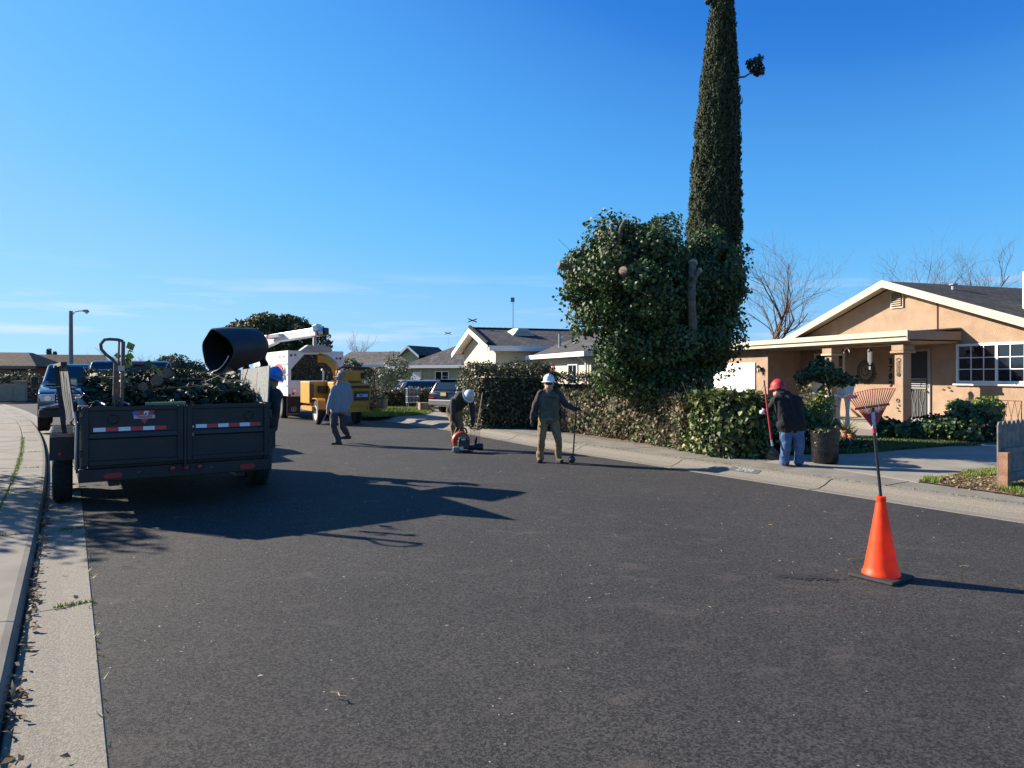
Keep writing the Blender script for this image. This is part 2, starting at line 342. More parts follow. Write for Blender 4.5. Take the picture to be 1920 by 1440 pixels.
def in_poly(P, poly):
    x, y = P[:, 0], P[:, 1]; ins = np.zeros(len(P), bool); j = len(poly) - 1
    for i in range(len(poly)):
        xi, yi = poly[i]; xj, yj = poly[j]
        ins ^= ((yi > y) != (yj > y)) & (x < (xj - xi) * (y - yi) / (yj - yi + 1e-9) + xi); j = i
    return ins
def scatter_poly(poly, n, z):
    a = np.array(poly); lo, hi = a.min(0), a.max(0); out = []; c = 0
    while c < n:
        P = RNG.uniform(lo, hi, (n * 2, 2)); P = P[in_poly(P, poly)]; out.append(P); c += len(P)
    P = np.concatenate(out)[:n]; return np.column_stack([P, np.full(n, z)])
def gpoly(uv, z=.12): return [tuple(G(u, v, z).xy) for u, v in uv]
lawn = gpoly([(1470, 850), (1600, 852), (1770, 838), (1840, 836), (1700, 825), (1580, 822), (1480, 830)])
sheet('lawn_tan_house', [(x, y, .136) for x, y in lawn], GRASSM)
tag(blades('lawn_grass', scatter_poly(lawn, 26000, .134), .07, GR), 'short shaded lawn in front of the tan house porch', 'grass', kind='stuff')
lawn2 = gpoly([(665, 782), (700, 783), (800, 778), (815, 771), (800, 761), (690, 765)])
sheet('lawn_green_house', [(x, y, .136) for x, y in lawn2], GRASSM)
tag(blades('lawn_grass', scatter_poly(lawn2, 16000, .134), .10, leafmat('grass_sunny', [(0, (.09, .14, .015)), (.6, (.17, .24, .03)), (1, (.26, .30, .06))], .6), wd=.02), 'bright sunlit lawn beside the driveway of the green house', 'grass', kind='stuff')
lawn3 = [tuple(W(s, t + loff(s)).xy) for s, t in ((22, -2.2), (60, -2.2), (60, -9), (22, -9))]
sheet('lawn_left_verge', [(x, y, .098) for x, y in lawn3], GRASSM)
tag(blades('verge_grass', scatter_poly(lawn3, 20000, .096), .10, MATS['grass_sunny'], wd=.02), 'green lawn behind the far pavement by the low wall', 'grass', kind='stuff')
patch = gpoly([(1722, 905), (1800, 916), (1885, 928), (1960, 940), (1960, 890), (1885, 879), (1800, 890)])
sheet('dirt_patch', [(x, y, .14) for x, y in patch], mat('leaf_litter_soil', (.11, .075, .045), .95, (.24, .17, .10), 30, .012, 60))
edge = [tuple(G(u, v, .12).xy) for u, v in ((1800, 888), (1890, 878), (1960, 880), (1960, 896), (1885, 893), (1810, 898))]
P1 = scatter_poly(edge, 3000, .138); P2 = scatter_poly(patch, 260, .138)
P3 = scatter_poly(gpoly([(1872, 922), (1960, 940), (1960, 915), (1885, 908)]), 2400, .138); P4 = scatter_poly(gpoly([(1722, 905), (1760, 909), (1770, 900), (1735, 899)]), 700, .138)
tag(blades('patch_grass', np.concatenate([P1, P2, P3, P4]), .06, MATS['grass_sunny'], wd=.006, lean=.8), 'ragged grass round the bare earth patch by the fence', 'grass', kind='stuff')
LIT = leafmat('dry_leaves', [(0, (.10, .06, .03)), (.5, (.22, .14, .07)), (1, (.40, .30, .18))], .8)
PL = scatter_poly(patch, 3200, .146)
tag(leaf_obj('leaf_litter', PL, np.tile([0, 0, 1.0], (len(PL), 1)), .055, LIT, None, jit=.35, aspect=.3), 'brown leaf litter scattered over the earth patch', 'leaves', kind='stuff')
# leaf drift in the left gutter and moss in the joints
n = 900; s_ = RNG.uniform(2.2, 12, n) ** 1.0; tt = -.26 + np.abs(RNG.normal(0, .022, n)) + (RNG.random(n) < .06) * RNG.uniform(0, .3, n)
cl = np.array([mnoise.noise(Vector((x * 2.1, 0, 5))) for x in s_]); k = cl + RNG.normal(0, .2, n) > .02; s_, tt = s_[k], tt[k]
P = np.array([W(a, b + loff(a), .006 + .015 * random.random()) for a, b in zip(s_, tt)])
tag(leaf_obj('gutter_leaves', P, np.tile([0, 0, 1.0], (len(P), 1)), .05, LIT, None, jit=.5, aspect=.28), 'dry leaves drifted along the left kerb in the gutter', 'leaves', kind='stuff')
pts = []
for s in np.arange(.05, 30, 3.05):
    if s < 25:
        for _ in range(90): t = random.uniform(-.1, .16); pts.append(W(s + random.gauss(0, .012), t, .0))
for s in np.arange(-.35, 40, 3.05):
    for _ in range(34): pts.append(W(s + random.gauss(0, .012), random.uniform(-.72, -.4) + loff(s), .078))
for _ in range(1900): s = random.uniform(13, 22); pts.append(W(s, -.727 + loff(s) + random.gauss(0, .018), .08))
for _ in range(500): s = random.uniform(5, 13); pts.append(W(s, -.727 + random.gauss(0, .012), .08))
for _ in range(500): s = random.uniform(3, 14); pts.append(W(s, 10.045 + roff(s) + random.gauss(0, .012), .118))
for _ in range(60): s = random.uniform(3.3, 9); pts.append(W(s, .155 + random.gauss(0, .01), .0))
tag(blades('joint_weeds', [tuple(p) for p in pts], .028, MATS['grass_sunny'], wd=.006, lean=1.2), 'small weeds growing in the concrete joints along both kerbs', 'weeds', kind='stuff')
# wood chips and twigs dropped on the road
n = 420; P = np.array([W(random.uniform(3, 22), random.uniform(.4, 9.3), .032) for _ in range(n)]); P[:, 2] = .036
tag(leaf_obj('road_debris', P, np.tile([0, 0, 1.0], (n, 1)), .028, leafmat('chips', [(0, (.3, .22, .12)), (1, (.6, .52, .4))], .8), None, jit=.15, aspect=.2), 'pale wood chips and leaf scraps scattered over the asphalt', 'debris', kind='stuff')
TWL = ('dry twig lying just behind the dark flecks by the cone', 'dry twig lying beyond the cone towards the right kerb', 'dry bent twig lying alone on the open asphalt in front of the trailer', 'short dry twig on the asphalt below the kerb number', 'longer dry twig on the asphalt below the kerb number', 'tiny twig stub on the asphalt between the cone and the worker in jeans')
for _k, (u, v, L, a) in enumerate(((1590, 1051, .12, .3), (1800, 1063, .09, .1), (620, 1300, .11, -.5), (1320, 926, .10, .4), (1340, 928, .14, .8), (1440, 985, .05, 0))):
    p = G(u, v, .03); mb = MB(); mb.tube([(0, 0, 0), (L * .4, .01, .004), (L * .7, -.012, .003), (L, .004, 0)], .004, 5)
    o = mb.build('twig', mat('dry_twig', (.35, .24, .13), .8)); o.location = (p.x, p.y, .036); o.rotation_euler = (0, 0, a); tag(o, TWL[_k], 'twig', 'twigs on the road')
def blotch(name, u, v, rx, ry, m, rot=0.0, z=.031):
    p = G(u, v, z); mb = MB(); pts = []
    for k in range(40): a = 6.283 * k / 40; r = 1 + .45 * mnoise.noise(Vector((2.2 * math.cos(a), 2.2 * math.sin(a), u * .1))) + .35 * mnoise.noise(Vector((6 * math.cos(a), 6 * math.sin(a), v * .1))); pts.append((rx * r * math.cos(a), ry * r * math.sin(a), 0))
    mb.quad(*pts); o = mb.build(name, m); o.location = (p.x, p.y, z); o.rotation_euler = (0, 0, rot); return tag(o, kind='structure')
p = G(1508, 1089, .0); n = 230; k = RNG.normal(0, 1, (n, 2)) * [.11, .030]; PS = np.column_stack([p.x + k[:, 0] + .0, p.y + k[:, 1] - .18 * k[:, 0], np.full(n, .0312)]); PS[:, 2] += RNG.uniform(0, .0012, n)  # small dark flecks scattered in an elongated cluster
tag(leaf_obj('dark_flecks', PS, np.tile([0, 0, 1.0], (n, 1)), .026, mat('dark_fleck_asphalt', (.012, .0115, .012), .8, (.026, .025, .025), 60), None, jit=.0, aspect=.45, fold=0), 'dark scattered flecks on the asphalt near the orange cone', 'stain', kind='stuff')
# painted house number on the right kerb
kp = thing('kerb_number', 'grey painted kerb patch with house number 2709 in white', 'number', W(7.75, 9.868, .079), ROAD_A - math.pi / 2); kp.rotation_euler = (math.radians(24.8), 0, ROAD_A - math.pi / 2)
MB().box(-.30, -.062, -.012, .30, .062, .005).build('paint_patch', mat('kerb_paint_grey', (.075, .08, .085), .9, (.11, .11, .11), 30, spec=.2), kp)
text('2709', 'digits', .13, mat('kerb_paint_white', (.36, .36, .34), .9, (.2, .2, .2), 60, spec=.2), kp, (0, 0, .0065), (0, 0, 0), .001, .003, sx=1.35)
# ================================================================ tan house 2709
STUC = mat('tan_stucco', (.325, .220, .145), .95, (.385, .268, .182), 3, .022, 45, detail=8)
CREAM = mat('cream_trim', (.50, .44, .34), .6, (.42, .36, .27), 6)
WHT = mat('white_trim', (.80, .79, .76), .5, (.72, .71, .68), 7)
def shingle(name, c, c2, su=3.3, sv=7.0):
    if name in MATS: return MATS[name]
    m = bpy.data.materials.new(name); m.use_nodes = True; n = m.node_tree.nodes; l = m.node_tree.links; b = n['Principled BSDF']; b.inputs['Roughness'].default_value = .95; b.inputs['Specular IOR Level'].default_value = .2
    tcn = n.new('ShaderNodeTexCoord'); br = n.new('ShaderNodeTexBrick'); br.inputs['Scale'].default_value = 1.0; br.offset = .5
    br.inputs['Brick Width'].default_value = 1 / su; br.inputs['Row Height'].default_value = 1 / sv; br.inputs['Mortar Size'].default_value = .008
    br.inputs['Color1'].default_value = (*c, 1); br.inputs['Color2'].default_value = (*c2, 1); br.inputs['Mortar'].default_value = (c[0] * .4, c[1] * .4, c[2] * .4, 1)
    l.new(tcn.outputs['UV'], br.inputs['Vector'])
    nz = n.new('ShaderNodeTexNoise'); nz.inputs['Scale'].default_value = 2.5; nz.inputs['Detail'].default_value = 6; l.new(tcn.outputs['Object'], nz.inputs['Vector'])
    mx = n.new('ShaderNodeMix'); mx.data_type = 'RGBA'; mx.blend_type = 'MULTIPLY'; mx.inputs['Factor'].default_value = .7; l.new(br.outputs['Color'], mx.inputs['A']); l.new(nz.outputs['Color'], mx.inputs['B'])
    mr = n.new('ShaderNodeMapRange'); mr.inputs['To Min'].default_value = .75; mr.inputs['To Max'].default_value = 1.35; l.new(nz.outputs['Fac'], mr.inputs['Value'])
    m2 = n.new('ShaderNodeMix'); m2.data_type = 'RGBA'; m2.blend_type = 'MULTIPLY'; m2.inputs['Factor'].default_value = 1; l.new(br.outputs['Color'], m2.inputs['A']); l.new(mr.outputs[0], m2.inputs['B'])
    l.new(m2.outputs['Result'], b.inputs['Base Color'])
    bp = n.new('ShaderNodeBump'); bp.inputs['Distance'].default_value = .02; l.new(br.outputs['Fac'], bp.inputs['Height']); bp.invert = True; l.new(bp.outputs[0], b.inputs['Normal'])
    MATS[name] = m; return m
def roof_slab(name, quad, th, m, parent, m_edge=None):
    """quad: four corners, eave edge first; UV in metres along eave and slope"""
    q = [Vector(p) for p in quad]; nrm = (q[1] - q[0]).cross(q[-1] - q[0]).normalized()
    if nrm.z < 0: nrm = -nrm
    mb = MB(); mb.hexa([p - nrm * th for p in q], q); me = mb.mesh(name); uv = me.uv_layers.new(name='UVMap')
    ux = (q[1] - q[0]).normalized(); uy = nrm.cross(ux)
    for lp in me.loops: d = me.vertices[lp.vertex_index].co - q[0]; uv.data[lp.index].uv = (d.dot(ux), d.dot(uy))
    return obj(name, me, m, parent)
SH_T = shingle('charcoal_shingle', (.050, .046, .042), (.085, .078, .072))
hs_ = thing('tan_house', 'tan stucco house with porch, white trim and dark shingle gable roof', 'house', (11.24, 19.6, 0), HOUSE_A)
XW = 1.6
MB().prism([(-3.6, .05), (6.9, .05), (6.9, 2.78), (1.76, 4.58), (-3.6, 2.70)], 'x', XW, 13).build('wall', STUC, hs_)
MB().box(.1, 6.03, .05, 1.595, 10.9, 2.75).build('garage_wall', STUC, hs_)
MB().box(-.32, -.45, .05, XW - .003, 6.02, .30).build('porch_floor', DRIVE, hs_, bevel=.01, seg=1)
rfz = lambda y: 4.71 - .352 * abs(y - 1.76)
r1 = roof_slab('roof', [(1.1, 7.4, rfz(7.4)), (13.4, 7.4, rfz(7.4)), (13.4, 1.76, 4.71), (1.1, 1.76, 4.71)], .07, SH_T, hs_)
r2 = roof_slab('roof', [(1.1, -4.3, rfz(-4.3)), (13.4, -4.3, rfz(-4.3)), (13.4, 1.76, 4.71), (1.1, 1.76, 4.71)], .07, SH_T, hs_)
for ya, yb in ((7.45, 1.76), (-4.35, 1.76)):
    mb = MB(); mb.prism([(ya, rfz(ya) - .20), (ya, rfz(ya) + .03), (yb, 4.74), (yb, 4.51)], 'x', 1.045, 1.095); mb.build('rake_board', CREAM, hs_)
# soffit boards under the rake
for ya, yb in ((7.3, 1.80), (-4.2, 1.72)): MB().quad((1.10, ya, rfz(ya) - .075), (1.6, ya, rfz(ya) - .075), (1.6, yb, 4.62), (1.10, yb, 4.62)).build('soffit', CREAM, hs_)
# porch roof, stepped fascia and beam
pr = roof_slab('porch_roof', [(-.40, -.50, 2.96), (-.40, 11.2, 2.96), (1.58, 11.2, 3.10), (1.58, -.50, 3.10)], .04, mat('porch_roof_felt', (.30, .27, .22), .9), hs_)
MB().box(-.43, -.54, 2.83, -.37, 11.25, 2.99).build('fascia', CREAM, hs_); MB().box(-.37, -.50, 2.70, -.31, 11.22, 2.828).build('fascia', CREAM, hs_)
MB().box(-.428, -.55, 2.73, 1.58, -.505, 2.975).build('fascia', STUC, hs_)
MB().box(-.30, -.44, 2.655, 1.58, 6.0, 2.70).build('porch_ceiling', mat('porch_ceiling_paint', (.45, .30, .18), .8), hs_)
MB().box(-.16, -.42, 2.60, .16, 6.02, 2.652).build('beam', STUC, hs_)
for y in (0.0, 2.73):
    p = MB().box(-.15, y - .15, .302, .15, y + .15, 2.42).build('porch_post', STUC, hs_, bevel=.012, seg=1)
    MB().box(-.21, y - .21, 2.425, .21, y + .21, 2.598).build('post_cap', STUC, p, bevel=.012, seg=1)
    MB().box(-.235, y - .235, 2.36, .235, y + .235, 2.423).build('post_collar', CREAM if y else STUC, p, bevel=.008, seg=1)
GLASS = mat('dark_window_glass', (.010, .013, .018), .04, spec=.9)
def window(y0, y1, z0, z1, cols, rows, sashes=2, parent=hs_, x=XW, name='window'):
    wn = MB(); f = .07
    wn.box(x - .05, y0, z0, x + .02, y1, z0 + f); wn.box(x - .05, y0, z1 - f, x + .02, y1, z1); wn.box(x - .05, y0, z0 + f, x + .02, y0 + f, z1 - f); wn.box(x - .05, y1 - f, z0 + f, x + .02, y1, z1 - f)
    root = wn.build(name, WHT, parent); sw = (y1 - y0 - 2 * f) / sashes
    for k in range(sashes):
        a = y0 + f + k * sw; b = a + sw
        if k: MB().box(x - .042, a - .035, z0 + f, x + .01, a + .035, z1 - f).build('mullion', WHT, root)
        MB().box(x - .012, a + .002, z0 + f, x - .006, b - .002, z1 - f).build('pane', GLASS, root)
        for c in range(1, cols): yy = a + sw * c / cols; MB().box(x - .030, yy - .011, z0 + f + .002, x - .013, yy + .011, z1 - f - .002).build('muntin', WHT, root)
        for rr_ in range(1, rows): zz = z0 + f + (z1 - z0 - 2 * f) * rr_ / rows; MB().box(x - .028, a + .004, zz - .011, x - .0135, b - .004, zz + .011).build('muntin', WHT, root)
    return root
window(-2.75, -.38, 1.50, 2.62, 3, 3)
MB().box(XW - .085, -2.85, 1.44, XW - .003, -.30, 1.498).build('window_sill', WHT, hs_)
window(3.85, 5.30, 1.05, 2.52, 1, 3)
# security screen door
d = MB().box(XW - .05, .47, .30, XW - .003, 1.42, 2.52).build('door', mat('door_frame_grey', (.30, .30, .29), .5), hs_)
MB().box(XW - .062, .56, .42, XW - .052, 1.33, 2.45).build('screen', mat('dark_mesh', (.018, .018, .020), .5), d)
mb = MB()
for k in range(9): y = .60 + .70 * k / 8; mb.tube([(XW - .075, y, .44), (XW - .075, y + .05 * math.sin(k * 2.1), .75), (XW - .075, y - .05 * math.sin(k * 2.1), 1.05), (XW - .075, y, 1.30)], .009, 5)
mb.build('scroll_grille', mat('grille_grey', (.32, .32, .31), .5), d)
mb = MB()
for z in (1.33, 1.40, 1.47, 1.54, 1.61): mb.box(XW - .085, .58, z - .015, XW - .065, 1.32, z + .015)
mb.build('louvre', MATS['grille_grey'], d); MB().lathe([(.028, 0), (.028, .03), (.012, .04), (.03, .06), (.02, .085)], 10, (0, 0, 0), 'x').xf(Matrix.Translation((XW - .14, .58, 1.25))).build('handle', mat('brass', (.4, .3, .12), .35, metal=1), d)
# garage door
g = MB().box(.06, 6.74, .14, .097, 10.2, 2.20).build('garage_door', WHT, hs_)
for k in range(1, 4): MB().box(.052, 6.76, .14 + k * .515 - .008, .0595, 10.18, .14 + k * .515 + .008).build('panel_seam', mat('seam_grey', (.5, .5, .48), .6), g)
# gable vent with louvres
v = MB().box(XW - .05, 1.43, 3.86, XW - .003, 1.91, 4.43).build('gable_vent', CREAM, hs_)
MB().box(XW - .055, 1.48, 3.91, XW - .051, 1.86, 4.38).build('vent_opening', mat('vent_dark', (.02, .018, .015), .9), v)
for k in range(7): z = 3.94 + k * .066; mb = MB(); mb.hexa([(XW - .10, 1.48, z - .012), (XW - .10, 1.86, z - .012), (XW - .06, 1.86, z + .03), (XW - .06, 1.48, z + .03)], [(XW - .10, 1.48, z - .004), (XW - .10, 1.86, z - .004), (XW - .06, 1.86, z + .038), (XW - .06, 1.48, z + .038)]); mb.build('slat', mat('slat_paint', (.35, .28, .2), .7), v)
BLK = mat('black_iron', (.018, .016, .015), .5); CHR = mat('aluminium', (.62, .62, .64), .3, metal=1.0)
MB().tube([(XW - .02, .25, 2.98), (XW - .02, .25, 3.75), (XW - .02, .28, 4.02)], .014, 6).build('conduit', mat('conduit_brown', (.12, .07, .04), .7), hs_)
MB().box(XW - .012, .05, 3.03, XW - .004, .28, 3.10).build('conduit_box', STUC, hs_)
# wall lantern by the garage
lt = thing('wall_lantern', 'black iron wall lantern beside the white garage door', 'lamp', hs_.matrix_world @ Vector((0, 0, 0)), 0); lt.location = (11.24 + .954 * .1 - .3 * 6.4, 19.6 + .3 * .1 + .954 * 6.4, 0); lt.rotation_euler = (0, 0, HOUSE_A)
MB().box(-.03, -.06, 1.86, -.001, .06, 2.0).build('backplate', BLK, lt); MB().lathe([(.02, 2.10), (.10, 2.03), (.10, 2.0), (.085, 1.995)], 10, (-.14, 0, 0)).build('hood', BLK, lt)
mb = MB(); 
for k in range(6): a = k * 1.047; mb.tube([(-.14 + .085 * math.cos(a), .085 * math.sin(a), 1.99), (-.14 + .06 * math.cos(a), .06 * math.sin(a), 1.80)], .007, 4)
mb.build('cage', BLK, lt); MB().lathe([(.03, 1.97), (.05, 1.9), (.03, 1.83)], 10, (-.14, 0, 0)).build('bulb_glass', mat('frosted', (.6, .58, .5), .3), lt)
MB().tube([(-.01, 0, 1.95), (-.07, 0, 2.02), (-.13, 0, 2.02)], .012, 5).build('arm', BLK, lt)
def on_house(name, label, cat, x, y, z): return thing(name, label, cat, (11.24 + .954 * x - .3 * y, 19.6 + .3 * x + .954 * y, z), HOUSE_A)
# metal spiral wall art, house numbers, chimes
sp = on_house('spiral_wall_art', 'round black iron spiral ornament hung on the porch wall', 'ornament', XW - .03, 2.9, 1.86)
for R_ in (.37, .31): MB().tube([(0, R_ * math.cos(a), R_ * math.sin(a)) for a in np.linspace(0, 6.283, 37)], .011, 5).build('ring', BLK, sp)
MB().tube([(-.012, (.03 + .026 * a) * math.cos(a), (.03 + .026 * a) * math.sin(a)) for a in np.linspace(0, 10.6, 60)], .012, 5).build('spiral', BLK, sp)
for k in range(9): a = -2.9 + k * .30; c = (0, .42 * math.cos(a), .42 * math.sin(a)); MB().lathe([(0, -.022), (.03, 0), (0, .022)], 6, c, 'x').build('leaf', BLK, sp)
hn = on_house('house_number', 'vertical black iron house number 2709 beside the door', 'number', XW - .02, 1.93, 0)
for k, ch in enumerate('2709'): text(ch, 'digit', .25, BLK, hn, (0, 0, 2.17 - k * .245), (math.pi / 2, 0, -math.pi / 2), .012, .006)
def chime(name, label, x, y, z, k=1.0, m=None, nt_=6):
    c = on_house(name, label, 'wind chime', x, y, z); MB().tube([(0, 0, .30 * k), (0, 0, .12 * k)], .004, 4).build('cord', BLK, c)
    MB().lathe([(.01, .15 * k), (.06 * k, .10 * k), (.075 * k, .06 * k), (.075 * k, .04 * k)], 14).build('cap', BLK, c)
    for j in range(nt_): a = j * 6.283 / nt_; L = (.34 + .05 * math.sin(j * 2)) * k; MB().tube([(.05 * k * math.cos(a), .05 * k * math.sin(a), .04 * k), (.05 * k * math.cos(a), .05 * k * math.sin(a), .04 * k - L)], .013 * k, 6).build('pipe', m or CHR, c)
    MB().tube([(0, 0, .04), (0, 0, -.40 * k)], .003, 4).build('string', BLK, c); MB().box(-.005, -.03 * k, -.50 * k, .005, .03 * k, -.40 * k).build('wind_sail', m or CHR, c); return c
chime('wind_chime', 'silver wind chime with black cap hanging from the porch fascia', -.36, .83, 2.39)
c2 = on_house('hanging_ornament', 'flat black iron ornament with ring and bars hung on the right porch post', 'ornament', -.17, 0, 2.0)
MB().tube([(0, .07 * math.cos(a), .17 + .045 * math.sin(a)) for a in np.linspace(0, 6.283, 17)], .008, 5).build('ring', BLK, c2)
for y in (-.055, 0, .055): MB().tube([(0, y, .12), (0, y, -.20)], .007, 5).build('bar', BLK, c2)
MB().tube([(0, -.055, -.03), (0, .055, -.03)], .007, 5).build('bar', BLK, c2); MB().lathe([(0, -.005), (.06, -.004), (.06, .004), (0, .005)], 14, (0, 0, -.25), 'x').build('disc', BLK, c2)
for k, (y, z) in enumerate(((.02, 1.0), (-.03, .86), (.03, .78), (-.02, .70))):
    o = on_house('metal_bird', 'small dark metal cut-out fixed to the lower porch post', 'ornament', -.165, y, z); tag(o, group='cut-outs on the porch post' if k else None); o['label'] = 'small dark bird cut-out fixed to the lower porch post' if k else 'small dark sun ring fixed to the porch post above the bird cut-outs'
    if k == 0: MB().tube([(0, .05 * math.cos(a), .05 * math.sin(a)) for a in np.linspace(0, 6.283, 15)], .010, 5).build('sun_ring', BLK, o)
    else: MB().prism([(-.05, 0), (-.01, .015), (.03, .04), (.02, .01), (.05, 0), (.02, -.02), (-.02, -.02)], 'x', -.004, .004).build('bird_plate', BLK, o)
for k, (y, z) in enumerate(((.15, 1.30), (-.02, 1.36), (-.10, 1.27))):
    o = on_house('wall_leaf', 'small dark leaf plaque on the tan wall beside the screen door', 'ornament', XW - .012, y - .1, z); tag(o, group='leaf plaques'); MB().prism([(-.06, 0), (0, .035), (.06, 0), (0, -.03)], 'x', -.006, .006).build('leaf_plate', BLK, o)
hk = on_house('hook_hanger', 'small curved metal hanger below the porch ceiling', 'hanger', -.1, 2.0, 2.44)
MB().tube([(0, -.10, -.02), (0, -.12, .03), (0, -.05, .12), (0, .05, .12), (0, .12, .03), (0, .10, -.02)], .012, 6).build('arc', CHR, hk); MB().tube([(0, 0, .12), (0, 0, .22)], .006, 4).build('rod', CHR, hk)
ac = on_house('roof_cooler', 'pale metal evaporative cooler standing on the shingle roof', 'cooler', 3.2, -1.78, 3.42)
MB().box(-.45, -.42, .0, .45, .42, .08).build('stand', CHR, ac); MB().box(-.42, -.40, .12, .42, .40, 1.22).build('housing', mat('cooler_paint', (.55, .56, .56), .5), ac, bevel=.02)
for k in range(14): z = .22 + k * .068; MB().box(-.44, -.30, z, -.424, .30, z + .03).build('louvre', mat('louvre_grey', (.30, .31, .32), .5), ac)
rv = on_house('roof_vent', 'small dark metal vent cap on the shingle roof', 'vent', 3.0, .9, 4.40); MB().lathe([(.06, 0), (.06, .14), (.12, .15), (.12, .19), (.02, .22)], 10).build('cap', mat('vent_metal', (.3, .3, .3), .5), rv)
# ================================================================ neighbouring houses
CST = mat('cream_stucco', (.50, .44, .34), .95, (.58, .51, .40), 4, .008, 60); TRW = mat('house_trim_white', (.78, .76, .70), .6)
SH_C = shingle('slate_tile', (.060, .056, .058), (.105, .098, .098), 4.0, 4.0)
ch = thing('cream_house', 'cream stucco house with front gable and slate grey tile roof', 'house', (-1.94, 31.0, 0), HOUSE_A)
gz = lambda y: 3.84 - .285 * abs(y)
MB().prism([(-2.75, .1), (2.9, .1), (2.9, gz(2.9) - .1), (0, 3.70), (-2.75, gz(2.75) - .1)], 'x', .45, 5.5).build('wall', CST, ch)
roof_slab('roof', [(0, 3.58, gz(3.58)), (9, 3.58, gz(3.58)), (9, 0, 3.84), (0, 0, 3.84)], .06, SH_C, ch); roof_slab('roof', [(0, -3.19, gz(3.19)), (9, -3.19, gz(3.19)), (9, 0, 3.84), (0, 0, 3.84)], .06, SH_C, ch)
for y in (3.6, -3.21): MB().prism([(y, gz(y) - .22), (y, gz(y) + .005), (0, 3.845), (0, 3.62)], 'x', -.04, -.002).build('rake_board', TRW, ch)
for ya in (3.5, -3.1): MB().quad((.0, ya, gz(ya) - .065), (.45, ya, gz(ya) - .065), (.45, 0, 3.77), (.0, 0, 3.77)).build('soffit', TRW, ch)
tile = MB().lathe([(.075, 0), (.085, .04), (.085, .24), (.06, .25)], 8, (0, 0, 0), 'y').mesh('rake_tile')
tile.materials.append(SH_C)
for k in range(15):
    y = -.1 - k * .205; o = obj('rake_tile', tile, None, ch); o.location = (.03, y - .12, gz(y) + .035); o.rotation_euler = (math.atan(.285), 0, 0)
for k in range(20):
    o = obj('ridge_tile', tile, None, ch); o.location = (.06 + k * .255, 0, 3.825); o.rotation_euler = (0, 0, -math.pi / 2)
MB().box(.05, -3.25, 2.72, 9, -3.21, 2.93).build('gutter', TRW, ch)
MB().box(1.75, -2.745, .1, 4.6, -2.742, 2.45).build('porch_recess', mat('recess_tan', (.26, .19, .13), .9), ch)
mw = 2.0
MB().box(mw, -9.0, .1, 5.6, -2.76, 2.46).build('wing_wall', CST, ch)
roof_slab('roof', [(1.62, -9.35, 2.50), (1.62, -3.3, 2.50), (5.0, -3.3, 3.75), (5.0, -7.2, 3.75)], .06, SH_C, ch); roof_slab('roof', [(5.9, -9.35, 2.50), (1.62, -9.35, 2.50), (5.0, -7.2, 3.75), (5.9, -7.2, 3.75)], .06, SH_C, ch)
MB().box(1.56, -9.4, 2.36, 1.618, -3.3, 2.52).build('gutter', TRW, ch); MB().box(1.619, -9.41, 2.36, 5.9, -9.355, 2.52).build('gutter', TRW, ch)
MB().tube([(1.66, -8.7, 2.36), (1.92, -8.75, 2.15), (1.95, -8.75, .2)], .04, 6).build('downspout', TRW, ch)
wn = window(-7.9, -7.0, 1.35, 2.15, 2, 2, 1, ch, mw)
text('2', 'number_plaque', .42, mat('red_paint', (.55, .03, .03), .5), ch, (mw - .02, -5.5, 1.95), (math.pi / 2, 0, -math.pi / 2), .012, .02)
dv = thing('roof_vent', 'white louvred dormer vent on the slate grey roof of the cream house', 'vent', ch.location + Vector((.954 * 2.15 + .3 * 1.0, .3 * 2.15 - .954 * 1.0, 3.48)), HOUSE_A)
MB().hexa([(-.5, -.35, 0), (.5, -.35, 0), (.5, .5, .22), (-.5, .5, .22)], [(-.22, -.28, .32), (.22, -.28, .32), (.22, .5, .36), (-.22, .5, .36)]).build('hood', TRW, dv)
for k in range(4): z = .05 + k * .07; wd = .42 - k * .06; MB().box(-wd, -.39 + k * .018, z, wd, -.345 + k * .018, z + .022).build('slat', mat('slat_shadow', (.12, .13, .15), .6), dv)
pv = thing('plumbing_vent', 'thin dark vent pipe on the cream house wing roof', 'vent', ch.location + Vector((.954 * 2.6 + .3 * 4.6, .3 * 2.6 - .954 * 4.6, 2.75)), 0); MB().lathe([(.10, 0), (.05, .12), (.05, .62), (.07, .64)], 8).build('pipe', mat('vent_metal', (.3, .3, .3), .5), pv)
def whirl(u, v, Y, k, lab, foot):
    p = at(u, v, Y); b = thing('rooftop_whirligig', lab, 'ornament', (p.x, p.y, p.z - foot), .2)
    MB().tube([(.05, 0, 0), (0, 0, foot)], .015 * k, 5).build('pole', CHR, b)
    for a in (.35, -.35, math.pi - .35, math.pi + .35): MB().hexa([(0, -.012, foot - .02), (.42 * k * math.cos(a), -.012, foot + .42 * k * math.sin(a) - .04 * k), (.42 * k * math.cos(a), -.012, foot + .42 * k * math.sin(a) + .05 * k), (0, -.012, foot + .03)], [(0, .012, foot - .02), (.42 * k * math.cos(a), .012, foot + .42 * k * math.sin(a) - .04 * k), (.42 * k * math.cos(a), .012, foot + .42 * k * math.sin(a) + .05 * k), (0, .012, foot + .03)]).build('blade', BLK, b)
whirl(886, 601, 31.3, .52, 'black four-bladed whirligig on the cream house ridge', .36)
whirl(840, 625, 52, .6, 'small whirligig on a mast above the green house roof', .95)
p = at(962, 566, 33); ms = thing('birdhouse_mast', 'tall thin mast topped by a small box behind the cream house roof', 'mast', (p.x, p.y, 0)); MB().tube([(0, 0, .1), (0, 0, p.z)], .03, 6).build('mast', CHR, ms); MB().box(-.11, -.09, p.z, .07, .09, p.z + .20).build('bird_box', mat('grey_wood', (.2, .2, .2), .8), ms)
